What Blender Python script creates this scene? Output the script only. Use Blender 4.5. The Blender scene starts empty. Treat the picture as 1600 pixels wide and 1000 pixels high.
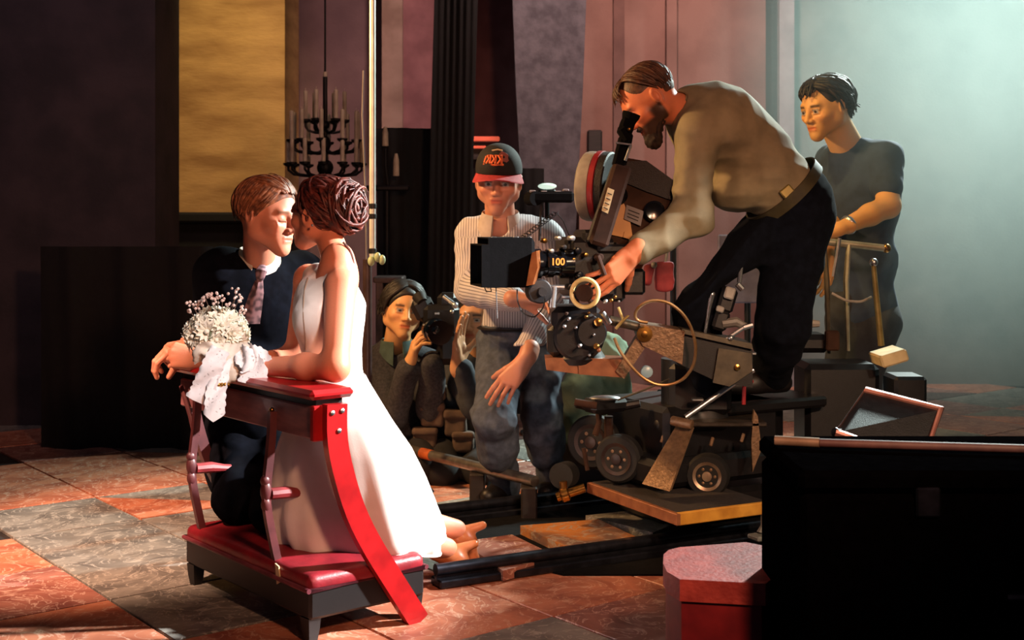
import bpy, math, random
import numpy as np
from mathutils import Vector, Matrix, Quaternion
random.seed(7); RNG = np.random.default_rng(7)
sc = bpy.context.scene
COL = sc.collection
PI = math.pi

# ------------------------------------------------------------------ camera
FPX, CAMH, HORIZ = 2000.0, 1.12, 340.0        # focal length in pixels of the 1600 wide frame, camera height, horizon row
cam = bpy.data.cameras.new('camera'); cam_o = bpy.data.objects.new('camera', cam); COL.objects.link(cam_o)
cam.sensor_fit = 'HORIZONTAL'; cam.sensor_width = 36.0; cam.lens = 36.0*FPX/1600.0
cam.shift_y = (HORIZ-500.0)/1600.0
cam.clip_start = .05; cam.clip_end = 60
cam_o.location = (0, 0, CAMH); cam_o.rotation_euler = (PI/2, 0, 0)
cam.dof.use_dof = True; cam.dof.focus_distance = 4.05; cam.dof.aperture_fstop = 5.6
sc.camera = cam_o

# ------------------------------------------------------------------ world, lamps, exposure
w = bpy.data.worlds.new('world'); sc.world = w; w.use_nodes = True
bg = w.node_tree.nodes['Background']; bg.inputs[0].default_value = (.27, .27, .40, 1); bg.inputs[1].default_value = .075
sc.view_settings.view_transform = 'Standard'; sc.view_settings.look = 'None'
sc.view_settings.exposure = 0.12; sc.view_settings.gamma = 1.0; sc.view_settings.use_curve_mapping = False

def spot(name, loc, target, energy, color, size=40, blend=.4, radius=.12):
    l = bpy.data.lights.new(name, 'SPOT'); o = bpy.data.objects.new(name, l); COL.objects.link(o)
    l.energy = energy; l.color = color; l.spot_size = math.radians(size); l.spot_blend = blend; l.shadow_soft_size = radius
    o.location = loc
    o.rotation_euler = (Vector(target)-Vector(loc)).to_track_quat('-Z', 'Y').to_euler()
    return o
# film lamps of the set: white key from the right, cool green back light, warm lamp from the left of the lens, wall lamps; bouquet, dolly and pier spots are added
spot('key_lamp',        (3.3, 3.85, 2.6), (-.40, 3.68, .64), 3800, (1, .97, .95), 19, .35, .09)
spot('back_lamp',       (3.3, 8.0, 3.7), (.75, 4.7, 1.0),  2500, (.82, 1, .93), 58, .5, .14)
spot('warm_lamp',       (1.1, .3, 2.3), (.0, 4.4, .85),  330, (1, .45, .25), 48, .6, .16)
spot('crew_lamp',       (-1.9, 4.50, 2.25), (.15, 5.0, .95),  330, (1, .54, .22), 62, .6, .12)
spot('floor_lamp',      (-2.3, 2.2, 3.0), (-1.38, 4.5, .0),  1700, (1, .55, .36), 26, .7, .10)
spot('added_bouquet_spot',    (.9, 1.4, 2.7), (-.86, 3.7, .70),  420, (1, .97, .95), 9, .6, .05)  # unseen spot added to whiten the bouquet and its lace
spot('ochre_wall_lamp', (-1.45, 6.9, 4.3), (-1.92, 8.4, 1.75),  330, (1, .70, .32), 42, .9, .15)
spot('rose_wall_lamp',  (.6, 5.9, 4.2), (.5, 9.0, 1.7),  580, (1, .62, .52), 80, .8, .2)
spot('added_dolly_spot',      (1.7, 1.0, 2.1), (.72, 4.45, .30),  260, (1, .72, .45), 30, .7, .08)  # unseen spot added to brighten the dim dolly
spot('added_pier_spot',       (-2.4, 4.3, 3.6), (-2.5, 6.9, 1.9),  70, (1, .62, .66), 70, .9, .2)  # low light added to lift the pier out of black
spot('amber_lamp',      (-.2, 3.9, 3.6), (1.35, 5.2, 1.35),  170, (1, .62, .18), 26, .6, .10)
spot('green_wall_lamp', (4.2, 6.4, 3.8), (2.7, 8.6, 1.8),  300, (.76, 1, .92), 62, .8, .2)

# ------------------------------------------------------------------ little helpers
def P(px, py, Y):
    "world point that the photograph shows at pixel (px, py), at distance Y from the lens"
    return np.array([(px-800.0)*Y/FPX, Y, CAMH-(py-HORIZ)*Y/FPX])
def V(*a): return np.array(a, float)
def nrm(v): v = np.asarray(v, float); return v/np.linalg.norm(v)
def basis(fwd, up=(0, 0, 1)):
    "columns: right, forward, up"
    y = nrm(fwd); x = nrm(np.cross(y, up)); z = np.cross(x, y)
    return np.stack([x, y, z], 1)
def lerp(a, b, t): return np.asarray(a, float)*(1-t)+np.asarray(b, float)*t

def tag(o, label=None, cat=None, group=None, kind=None):
    if label: o['label'] = label
    if cat: o['category'] = cat
    if group: o['group'] = group
    if kind: o['kind'] = kind
    return o
def empty(name, loc, label=None, cat=None, group=None, kind=None):
    o = bpy.data.objects.new(name, None); COL.objects.link(o); o.location = tuple(float(v) for v in loc)
    o.empty_display_size = .1
    return tag(o, label, cat, group, kind)
def base_loc(o):
    l = np.zeros(3)
    while o is not None: l = l+np.array(o.location); o = o.parent
    return l
def link(name, me, mat=None, parent=None, smooth=True):
    "one mesh object; vertices are given in world space, the parent is an unrotated empty or mesh"
    o = bpy.data.objects.new(name, me); COL.objects.link(o)
    if mat is not None:
        for m in (mat if isinstance(mat, (list, tuple)) else [mat]): me.materials.append(m)
    if smooth: me.shade_smooth()
    if parent is not None:
        o.parent = parent
        l = base_loc(parent); me.transform(Matrix.Translation(Vector([-float(v) for v in l])))
    return o
def mesh_np(name, verts, faces, cols=None, attr=None):
    me = bpy.data.meshes.new(name)
    verts = np.asarray(verts, np.float32); faces = np.asarray(faces, np.int32)
    n, k = faces.shape
    me.vertices.add(len(verts)); me.vertices.foreach_set('co', verts.ravel())
    me.loops.add(n*k); me.loops.foreach_set('vertex_index', faces.ravel())
    me.polygons.add(n); me.polygons.foreach_set('loop_start', np.arange(0, n*k, k, dtype=np.int32))
    me.update(calc_edges=True); me.validate()
    if cols is not None and len(me.vertices) == len(verts):
        a = me.color_attributes.new('Col', 'FLOAT_COLOR', 'POINT')
        c = np.ones((len(verts), 4), np.float32); c[:, :3] = cols
        a.data.foreach_set('color', c.ravel())
    if attr is not None:
        a = me.attributes.new('st', 'FLOAT', 'POINT'); a.data.foreach_set('value', np.asarray(attr, np.float32))
    return me

class MB:
    "collects boxes, tubes, lathes and lofts in world space; build() links them as one mesh object"
    def __init__(s): s.v = []; s.f = []; s.sharp = True
    def add(s, vs, fs):
        o = len(s.v); s.v += [tuple(float(c) for c in p) for p in vs]; s.f += [tuple(i+o for i in f) for f in fs]; return s
    def box(s, c, size, R=None, bev=0.0):
        c = np.asarray(c, float); h = np.asarray(size, float)/2; R = np.eye(3) if R is None else R
        b = min(bev, *(h*.95)) if bev > 0 else 0
        if b <= 0:
            vs = [c+R@(h*np.array(q)) for q in ((-1,-1,-1),(1,-1,-1),(1,1,-1),(-1,1,-1),(-1,-1,1),(1,-1,1),(1,1,1),(-1,1,1))]
            return s.add(vs, [(0,3,2,1),(4,5,6,7),(0,1,5,4),(1,2,6,5),(2,3,7,6),(3,0,4,7)])
        vs = []; idx = {}
        for sx in (-1,1):
            for sy in (-1,1):
                for sz in (-1,1):
                    for a in range(3):
                        q = np.array([sx,sy,sz])*(h-b); q[a] += (sx,sy,sz)[a]*b
                        idx[(sx,sy,sz,a)] = len(vs); vs.append(c+R@q)
        fs = []
        for a in range(3):
            u, w_ = (a+1)%3, (a+2)%3
            for sg in (-1,1):
                quad = []
                for p_, q_ in ((-1,-1),(1,-1),(1,1),(-1,1)):
                    t = [0,0,0]; t[a] = sg; t[u] = p_; t[w_] = q_; quad.append(idx[(*t,a)])
                fs.append(tuple(quad if sg > 0 else quad[::-1]))
            for su in (-1,1):
                for sw in (-1,1):
                    def key(sa, ax):
                        t = [0,0,0]; t[a] = sa; t[u] = su; t[w_] = sw; return idx[(*t,ax)]
                    q = [key(-1,u), key(1,u), key(1,w_), key(-1,w_)]
                    fs.append(tuple(q if su*sw > 0 else q[::-1]))
        for sx in (-1,1):
            for sy in (-1,1):
                for sz in (-1,1):
                    t = [idx[(sx,sy,sz,a)] for a in range(3)]
                    fs.append(tuple(t if sx*sy*sz > 0 else t[::-1]))
        return s.add(vs, fs)
    def ring_frames(s, pts):
        pts = [np.asarray(p, float) for p in pts]; fr = []
        t0 = nrm(pts[1]-pts[0]); ref = np.array([0,0,1.]) if abs(t0[2]) < .9 else np.array([1.,0,0])
        x = nrm(np.cross(t0, ref))
        for i in range(len(pts)):
            a = pts[max(i-1,0)]; b = pts[min(i+1,len(pts)-1)]
            t = b-a; n = np.linalg.norm(t); t = t/n if n > 1e-9 else t0
            x = x-t*np.dot(x,t); x = nrm(x); fr.append((x, np.cross(t,x)))
        return pts, fr
    def tube(s, pts, r, n=10, cap=True, closed=False, flat=1.0):
        pts, fr = s.ring_frames(pts); m = len(pts); vs = []; fs = []
        rr = r if hasattr(r, '__len__') else [r]*m
        for i in range(m):
            x, y = fr[i]
            for k in range(n):
                a = 2*PI*k/n; vs.append(pts[i]+rr[i]*(math.cos(a)*x+flat*math.sin(a)*y))
        for i in range(m if closed else m-1):
            j = (i+1) % m
            for k in range(n):
                k2 = (k+1) % n; fs.append((i*n+k, i*n+k2, j*n+k2, j*n+k))
        if cap and not closed:
            fs.append(tuple(range(n-1,-1,-1))); fs.append(tuple((m-1)*n+k for k in range(n)))
        return s.add(vs, fs)
    def cyl(s, a, b, r, n=16, bev=0.0):
        a = np.asarray(a,float); b = np.asarray(b,float)
        if bev <= 0: return s.tube([a,b], r, n)
        d = nrm(b-a)
        return s.tube([a, a+d*bev, b-d*bev, b], [r-bev, r, r, r-bev], n)
    def lathe(s, origin, axis, prof, n=24):
        "prof: (distance along axis, radius)"
        ax = nrm(axis); ref = np.array([0,0,1.]) if abs(ax[2]) < .9 else np.array([1.,0,0])
        x = nrm(np.cross(ax, ref)); y = np.cross(ax, x); o = np.asarray(origin, float); vs = []; fs = []
        for t, r in prof:
            for k in range(n):
                a = 2*PI*k/n; vs.append(o+ax*t+max(r,1e-4)*(math.cos(a)*x+math.sin(a)*y))
        for i in range(len(prof)-1):
            for k in range(n):
                k2 = (k+1)%n; fs.append((i*n+k, i*n+k2, (i+1)*n+k2, (i+1)*n+k))
        fs.append(tuple(range(n-1,-1,-1))); fs.append(tuple((len(prof)-1)*n+k for k in range(n)))
        return s.add(vs, fs)
    def prism(s, poly, nvec):
        "extrude a 3D polygon along a vector"
        poly = [np.asarray(p,float) for p in poly]; nvec = np.asarray(nvec,float); n = len(poly)
        vs = poly+[p+nvec for p in poly]
        fs = [tuple(range(n-1,-1,-1)), tuple(range(n,2*n))]+[(i,(i+1)%n,n+(i+1)%n,n+i) for i in range(n)]
        return s.add(vs, fs)
    def sphere(s, c, r, n=12, m=8, R=None):
        r = np.asarray(r if hasattr(r,'__len__') else (r,r,r), float); R = np.eye(3) if R is None else R
        c = np.asarray(c,float); vs = [c+R@(r*np.array([0,0,-1]))]; fs = []
        for i in range(1,m):
            th = -PI/2+PI*i/m
            for k in range(n):
                a = 2*PI*k/n; vs.append(c+R@(r*np.array([math.cos(th)*math.cos(a), math.cos(th)*math.sin(a), math.sin(th)])))
        vs.append(c+R@(r*np.array([0,0,1]))); L = len(vs)-1
        for k in range(n):
            fs.append((0, 1+(k+1)%n, 1+k)); fs.append((L, 1+(m-2)*n+k, 1+(m-2)*n+(k+1)%n))
            for i in range(m-2): a = 1+i*n; fs.append((a+k, a+(k+1)%n, a+n+(k+1)%n, a+n+k))
        return s.add(vs, fs)
    def loft(s, rings, closed=True, cap=False):
        n = len(rings[0]); vs = [p for r in rings for p in r]; fs = []
        for i in range(len(rings)-1):
            for k in range(n if closed else n-1):
                k2 = (k+1)%n; fs.append((i*n+k, i*n+k2, (i+1)*n+k2, (i+1)*n+k))
        if cap: fs.append(tuple(range(n-1,-1,-1))); fs.append(tuple((len(rings)-1)*n+k for k in range(n)))
        return s.add(vs, fs)
    def build(s, name, mat, parent=None, smooth=None, label=None):
        me = bpy.data.meshes.new(name); me.from_pydata(s.v, [], s.f); me.update()
        o = link(name, me, mat, parent, smooth=False)
        me.shade_smooth(); me.set_sharp_from_angle(angle=math.radians(35 if smooth is None else smooth))
        if label: o['label'] = label
        return o

# ------------------------------------------------------------------ materials
MATS = {}
def rgb(c, lin=False):
    if isinstance(c, str):
        c = [int(c[i:i+2],16)/255 for i in (0,2,4)]
        c = [v/12.92 if v <= .04045 else ((v+.055)/1.055)**2.4 for v in c]
    return (*c, 1.0)
def mat(name, c1, c2=None, rough=.6, metal=0.0, scale=20, bump=0.0, bscale=None, detail=4, coat=0.0, spec=.5, stretch=None, sheen=0.0, trans=0.0):
    if name in MATS: return MATS[name]
    m = bpy.data.materials.new(name); m.use_nodes = True; nt = m.node_tree; N = nt.nodes; L = nt.links
    b = N['Principled BSDF']; b.inputs['Roughness'].default_value = rough; b.inputs['Metallic'].default_value = metal
    b.inputs['Coat Weight'].default_value = coat; b.inputs['Specular IOR Level'].default_value = spec
    b.inputs['Specular IOR Level'].default_value = spec
    if sheen: b.inputs['Sheen Weight'].default_value = sheen
    if trans: b.inputs['Transmission Weight'].default_value = trans
    tc = N.new('ShaderNodeTexCoord'); src = tc.outputs['Object']
    if stretch:
        mp = N.new('ShaderNodeMapping'); mp.inputs['Scale'].default_value = stretch; L.new(src, mp.inputs['Vector']); src = mp.outputs[0]
    nz = N.new('ShaderNodeTexNoise'); nz.inputs['Scale'].default_value = scale; nz.inputs['Detail'].default_value = detail; L.new(src, nz.inputs['Vector'])
    if c2 is None:
        c1_ = rgb(c1); c2_ = tuple(v*.78 for v in c1_[:3])+(1,)
    else: c1_, c2_ = rgb(c1), rgb(c2)
    r = N.new('ShaderNodeValToRGB'); r.color_ramp.elements[0].position = .35; r.color_ramp.elements[1].position = .65
    r.color_ramp.elements[0].color = c2_; r.color_ramp.elements[1].color = c1_
    L.new(nz.outputs['Fac'], r.inputs[0]); L.new(r.outputs[0], b.inputs['Base Color'])
    if bump:
        n2 = N.new('ShaderNodeTexNoise'); n2.inputs['Scale'].default_value = bscale or scale*3; n2.inputs['Detail'].default_value = 5; L.new(src, n2.inputs['Vector'])
        bp = N.new('ShaderNodeBump'); bp.inputs['Strength'].default_value = bump; bp.inputs['Distance'].default_value = .004
        L.new(n2.outputs['Fac'], bp.inputs['Height']); L.new(bp.outputs[0], b.inputs['Normal'])
    MATS[name] = m; return m
def vmat(name, rough=.5, bump=.15, bscale=220, sss=0.0, spec=.4, mul=None, sheen=0.0):
    "colour comes from the vertices (skin, lips, brows), with fine grain"
    if name in MATS: return MATS[name]
    m = bpy.data.materials.new(name); m.use_nodes = True; nt = m.node_tree; N = nt.nodes; L = nt.links
    b = N['Principled BSDF']; b.inputs['Roughness'].default_value = rough; b.inputs['Specular IOR Level'].default_value = spec
    if sheen: b.inputs['Sheen Weight'].default_value = sheen
    a = N.new('ShaderNodeVertexColor'); a.layer_name = 'Col'
    nz = N.new('ShaderNodeTexNoise'); nz.inputs['Scale'].default_value = bscale; nz.inputs['Detail'].default_value = 3
    tc = N.new('ShaderNodeTexCoord'); L.new(tc.outputs['Object'], nz.inputs['Vector'])
    mx = N.new('ShaderNodeMix'); mx.data_type = 'RGBA'; mx.blend_type = 'MULTIPLY'; mx.inputs[0].default_value = .18
    L.new(a.outputs[0], mx.inputs[6]); L.new(nz.outputs['Color'], mx.inputs[7]); L.new(mx.outputs[2], b.inputs['Base Color'])
    if sss:
        b.inputs['Subsurface Weight'].default_value = sss; b.inputs['Subsurface Radius'].default_value = (.012, .004, .002); b.inputs['Subsurface Scale'].default_value = .6
    if bump:
        bp = N.new('ShaderNodeBump'); bp.inputs['Strength'].default_value = bump; bp.inputs['Distance'].default_value = .002
        L.new(nz.outputs['Fac'], bp.inputs['Height']); L.new(bp.outputs[0], b.inputs['Normal'])
    MATS[name] = m; return m
def stripe_mat(name, ca, cb, period, duty=.35, rough=.8):
    "woven stripes that run along the garment, from its 'st' coordinate"
    m = bpy.data.materials.new(name); m.use_nodes = True; nt = m.node_tree; N = nt.nodes; L = nt.links
    b = N['Principled BSDF']; b.inputs['Roughness'].default_value = rough
    a = N.new('ShaderNodeAttribute'); a.attribute_name = 'st'
    d = N.new('ShaderNodeMath'); d.operation = 'DIVIDE'; d.inputs[1].default_value = period; L.new(a.outputs['Fac'], d.inputs[0])
    f = N.new('ShaderNodeMath'); f.operation = 'FRACT'; L.new(d.outputs[0], f.inputs[0])
    r = N.new('ShaderNodeValToRGB'); e = r.color_ramp.elements
    e[0].position = duty; e[0].color = rgb(cb); e[1].position = duty+.12; e[1].color = rgb(ca); L.new(f.outputs[0], r.inputs[0])
    L.new(r.outputs[0], b.inputs['Base Color'])
    MATS[name] = m; return m

# ------------------------------------------------------------------ implicit modelling: smooth unions of tapered limbs, turned into one surface
class Field:
    def __init__(s): s.ops = []; s.dis = []; s.lo = np.full(3, 1e9); s.hi = np.full(3, -1e9)
    def _reg(s, lo, hi, mode):
        if mode == 'u': s.lo = np.minimum(s.lo, lo); s.hi = np.maximum(s.hi, hi)
    def cone(s, a, b, ra, rb, k=.02, mode='u'):
        a = np.asarray(a,float); b = np.asarray(b,float); r = max(ra,rb)
        lo = np.minimum(a,b)-r; hi = np.maximum(a,b)+r; s._reg(lo,hi,mode)
        def fn(X,Y,Z):
            d = b-a; L2 = float(d@d)+1e-12
            t = np.clip(((X-a[0])*d[0]+(Y-a[1])*d[1]+(Z-a[2])*d[2])/L2, 0, 1)
            return np.sqrt((X-a[0]-t*d[0])**2+(Y-a[1]-t*d[1])**2+(Z-a[2]-t*d[2])**2)-(ra+(rb-ra)*t)
        s.ops.append((fn,lo,hi,k,mode)); return s
    def chain(s, pts, rs, k=.02, mode='u'):
        for i in range(len(pts)-1): s.cone(pts[i], pts[i+1], rs[i], rs[i+1], k, mode)
        return s
    def ell(s, c, r, R=None, k=.02, mode='u'):
        c = np.asarray(c,float); r = np.asarray(r if hasattr(r,'__len__') else (r,r,r), float); R = np.eye(3) if R is None else R
        e = np.abs(R)@r; lo = c-e; hi = c+e; s._reg(lo,hi,mode); rm = float(r.min())
        def fn(X,Y,Z):
            dx, dy, dz = X-c[0], Y-c[1], Z-c[2]
            q = [(R[0,i]*dx+R[1,i]*dy+R[2,i]*dz) for i in range(3)]
            k0 = np.sqrt(sum((q[i]/r[i])**2 for i in range(3))); k1 = np.sqrt(sum((q[i]/r[i]**2)**2 for i in range(3)))+1e-6
            return np.where(k0 < .2, (k0-1)*rm, k0*(k0-1)/k1)
        s.ops.append((fn,lo,hi,k,mode)); return s
    def box(s, c, h, R=None, rd=.01, k=.02, mode='u'):
        c = np.asarray(c,float); h = np.asarray(h,float); R = np.eye(3) if R is None else R
        e = np.abs(R)@h; lo = c-e; hi = c+e; s._reg(lo,hi,mode)
        def fn(X,Y,Z):
            dx, dy, dz = X-c[0], Y-c[1], Z-c[2]
            q = [np.abs(R[0,i]*dx+R[1,i]*dy+R[2,i]*dz)-(h[i]-rd) for i in range(3)]
            return np.sqrt(sum(np.maximum(v,0)**2 for v in q))+np.minimum(np.maximum(np.maximum(q[0],q[1]),q[2]),0)-rd
        s.ops.append((fn,lo,hi,k,mode)); return s
    def plane(s, c, n, k=.004):
        "cut away the side that n points to"
        c = np.asarray(c,float); n = nrm(n)
        s.ops.append((lambda X,Y,Z: (X-c[0])*n[0]+(Y-c[1])*n[1]+(Z-c[2])*n[2], None, None, k, 'i')); return s
    def disp(s, fn): s.dis.append(fn); return s
    def mesh(s, vox):
        pad = vox*3+.012
        lo = s.lo-pad; n = np.ceil((s.hi+pad-lo)/vox).astype(int)+1
        D = np.full(n, .08, np.float32)
        ax = [(lo[i]+vox*np.arange(n[i])).astype(np.float32) for i in range(3)]
        for fn, l, h, k, mode in s.ops:
            if l is None: sl = (slice(0,n[0]),slice(0,n[1]),slice(0,n[2]))
            else:
                mg = k+vox*3+.012
                i0 = np.clip(np.floor((l-mg-lo)/vox).astype(int),0,n-1); i1 = np.clip(np.ceil((h+mg-lo)/vox).astype(int)+1,1,n)
                if (i1 <= i0).any(): continue
                sl = tuple(slice(int(i0[i]),int(i1[i])) for i in range(3))
            X = ax[0][sl[0]][:,None,None]; Y = ax[1][sl[1]][None,:,None]; Z = ax[2][sl[2]][None,None,:]
            d = fn(X,Y,Z).astype(np.float32); a = D[sl]
            if mode == 'u':
                hh = np.maximum(k-np.abs(a-d),0)/max(k,1e-6); D[sl] = np.minimum(a,d)-hh*hh*k*.25
            else:
                if mode == 's': d = -d
                hh = np.maximum(k-np.abs(a-d),0)/max(k,1e-6); D[sl] = np.maximum(a,d)+hh*hh*k*.25
        if s.dis:
            I = np.nonzero(np.abs(D) < .03)
            X, Y, Z = ax[0][I[0]], ax[1][I[1]], ax[2][I[2]]
            tot = 0
            for fn in s.dis: tot = tot+fn(X,Y,Z)
            D[I] += tot
        return surface_nets(D, lo, vox)
def surface_nets(D, lo, vox):
    B = D < 0
    c = np.zeros(np.array(D.shape)-1, np.int8)
    for i in (0,1):
        for j in (0,1):
            for k in (0,1): c += B[i:B.shape[0]-1+i, j:B.shape[1]-1+j, k:B.shape[2]-1+k]
    act = np.nonzero((c > 0) & (c < 8)); m = len(act[0])
    idx = np.full(c.shape, -1, np.int32); idx[act] = np.arange(m)
    corner = {}
    for i in (0,1):
        for j in (0,1):
            for k in (0,1): corner[(i,j,k)] = D[act[0]+i, act[1]+j, act[2]+k]
    pos = np.zeros((m,3)); cnt = np.zeros(m)
    for a in range(3):
        for p in (0,1):
            for q in (0,1):
                c0 = [0,0,0]; c0[(a+1)%3] = p; c0[(a+2)%3] = q; c1 = list(c0); c1[a] = 1
                v0 = corner[tuple(c0)]; v1 = corner[tuple(c1)]; x = (v0 < 0) != (v1 < 0)
                t = np.where(x, v0/np.where(x, v0-v1, 1), 0); e = np.array(c0,float)[None,:].repeat(m,0); e[:,a] = t
                pos += np.where(x[:,None], e, 0); cnt += x
    pos = pos/cnt[:,None]+np.stack(act,1)
    verts = lo+pos*vox; faces = []
    for a in range(3):
        u, v = (a+1)%3, (a+2)%3
        s0 = [slice(None)]*3; s1 = [slice(None)]*3; s0[a] = slice(0,-1); s1[a] = slice(1,None)
        E = B[tuple(s0)] != B[tuple(s1)]
        I = np.stack(np.nonzero(E),1)
        I = I[(I[:,u] > 0) & (I[:,v] > 0) & (I[:,u] < D.shape[u]-1) & (I[:,v] < D.shape[v]-1)]
        if not len(I): continue
        def cell(du, dv):
            J = I.copy(); J[:,u] -= du; J[:,v] -= dv; return idx[J[:,0],J[:,1],J[:,2]]
        q = np.stack([cell(1,1),cell(0,1),cell(0,0),cell(1,0)],1)
        fl = ~B[I[:,0],I[:,1],I[:,2]]; q[fl] = q[fl][:,::-1]
        faces.append(q)
    return verts, np.concatenate(faces) if faces else np.zeros((0,4),int)
def folds(amp, freq, seed, direction=None, warp=1.2):
    "soft cloth creases"
    r = np.random.default_rng(seed); ds = []
    for i in range(4):
        d = nrm(r.normal(size=3)) if direction is None else nrm(np.asarray(direction,float)+r.normal(size=3)*.35)
        ds.append((d*freq*(.7+.9*r.random()), r.random()*6, nrm(r.normal(size=3))*freq*.45, r.random()*6))
    def fn(X,Y,Z):
        t = 0
        for d, p, e, q in ds:
            ph = d[0]*X+d[1]*Y+d[2]*Z+p+warp*np.sin(e[0]*X+e[1]*Y+e[2]*Z+q)
            t = t+np.abs(np.sin(ph))-.64
        return amp*t*.5
    return fn
def join(parts):
    "list of (verts, faces[, cols]) with quads -> one"
    vs, fs, cs, o = [], [], [], 0
    for p in parts:
        vs.append(p[0]); fs.append(p[1]+o); o += len(p[0])
        if len(p) > 2: cs.append(p[2])
    return np.concatenate(vs), np.concatenate(fs), (np.concatenate(cs) if cs else None)
# ------------------------------------------------------------------ people: heads, hands, bodies, hair
def xf(verts, R, loc, s=1.0): return (np.asarray(verts)*s)@R.T+np.asarray(loc, float)
def smooth01(x, a, b): t = np.clip((x-a)/(b-a), 0, 1); return t*t*(3-2*t)

def head_mesh(loc, R, s, skin, brow=(.05,.03,.02), eyes='closed', lips=None, jaw=1.0, nose=1.0, neck_to=None, neck_r=.052, beard=None, vox=.0027, stubble=0.0, female=False):
    "head and neck in one surface; local axes: x right, y face, z up, origin at eye level between the ears"
    F = Field(); J = jaw
    F.ell((0,-.018,.030), (.075,.098,.084), k=.02)
    F.ell((0,.022,-.015), (.063,.064,.072), k=.03)
    for q in (-1,1):
        F.cone((0,.062,-.092*J), (q*.050,-.002,-.050), .017, .019, k=.03)
        F.cone((q*.050,-.002,-.050), (q*.056,-.008,.0), .018, .02, k=.03)
        F.ell((q*.040,.052,-.024), (.024,.026,.020), k=.02)
    F.ell((0,.058,-.062), (.036,.030,.034), k=.022)                 # muzzle
    F.ell((0,.072,-.096*J), (.019,.017,.015), k=.018)               # chin
    F.cone((-.034,.070,.019), (.034,.070,.019), .0125, .0125, k=.016)   # brow ridge
    for q in (-1,1): F.ell((q*.031,.094,-.001), (.021,.019,.0135), k=.016, mode='s')
    for q in (-1,1): F.ell((q*.031,.0685,-.001), (.0155,.0145,.0135 if eyes == 'closed' else .0125), k=.005)
    if eyes == 'closed':
        for q in (-1,1): F.cone((q*.019,.083,-.0065), (q*.043,.078,-.0065), .0022, .002, k=.003)
    else:
        for q in (-1,1):
            F.cone((q*.018,.080,.0065), (q*.044,.075,.0055), .0045, .004, k=.005)
            F.cone((q*.019,.081,-.0085), (q*.043,.076,-.008), .003, .003, k=.005)
    F.cone((0,.081,.012), (0,.104*nose,-.030), .0075, .0105, k=.012)
    for q in (-1,1): F.ell((q*.0115,.0925,-.034), (.0085,.0105,.008), k=.007)
    F.cone((-.017,.0835,-.0575), (.017,.0835,-.0575), .0052, .0052, k=.006)
    F.cone((-.014,.0830,-.0685), (.014,.0830,-.0685), .0062, .0062, k=.006)
    F.cone((-.021,.0905,-.0628), (.021,.0905,-.0628), .0020, .0020, k=.004, mode='s')
    for q in (-1,1):
        Re = basis((q*.35,1,0),(0,-.25,1))
        F.ell((q*.079,-.012,-.006), (.0085,.019,.031), R=Re, k=.006)
        F.ell((q*.086,-.008,-.004), (.005,.011,.018), R=Re, k=.005, mode='s')
    if neck_to is not None:
        nb = (np.asarray(neck_to,float)-np.asarray(loc,float))@R/s
        top = V(0,-.028,-.045)
        F.cone(top, nb, neck_r*.98, neck_r*1.08, k=.022)
    v, f = F.mesh(vox)
    x, y, z = v[:,0], v[:,1], v[:,2]; ax = np.abs(x)
    col = np.tile(np.array(skin, float), (len(v),1))
    def mix(mask, c): col[:] = col*(1-mask[:,None])+np.array(c)[None,:]*mask[:,None]
    mix(.30*np.exp(-((ax-.042)**2+(z+.028)**2)/.0006)*(y > .02), np.array(skin)*np.array([1.1,.72,.68]))
    if stubble: mix(stubble*smooth01(-z,.036,.055)*smooth01(y,-.01,.02)*(z > -.125), np.array(skin)*np.array([.45,.45,.5]))
    lip = lips if lips is not None else np.array(skin)*np.array([.85,.42,.42])
    mix(np.exp(-(np.maximum(ax-.016,0)**2/.00004+(z+.063)**2/.00009))*(y > .072), lip)
    bz = .021+.10*(ax-.030)*(ax < .03)-.14*np.maximum(ax-.034,0)
    mix(.92*np.exp(-((z-bz)**2/(.0000135 if female else .00003)))*smooth01(ax,.012,.018)*(1-smooth01(ax,.046,.053))*(y > .045), brow)
    if eyes == 'closed': mix(.75*np.exp(-((z+.0075)**2)/.0000085)*smooth01(ax,.015,.019)*(1-smooth01(ax,.042,.047))*(y > .06), np.array(brow)*.5)
    else:
        d = np.sqrt((ax-.031)**2+((z+.001)*1.25)**2); e = (y > .066)*(np.abs(z+.001) < .0072)*(ax > .0185)*(ax < .0435)
        mix(1.0*e, (.42,.36,.32)); mix((d < .0065)*e*1.0, (.03,.02,.015))  # whites painted grey for the shade over the eyes
        mix(.7*np.exp(-((z-.0075)**2)/.000006)*(ax > .017)*(ax < .046)*(y > .06), np.array(brow)*.5)
    if beard is not None:
        bm = smooth01(-z,.040,.056)*smooth01(y,.0,.03)*(1-.8*np.exp(-(ax**2/.0003+(z+.063)**2/.00006)))
        bm = np.maximum(bm, smooth01(-z,.005,.03)*smooth01(ax,.046,.056)*smooth01(y,-.012,.0)*(1-smooth01(y,.03,.05)))
        mix(np.clip(bm,0,1)*(z > -.135), beard)
    return xf(v, R, loc, s), f, col

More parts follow.
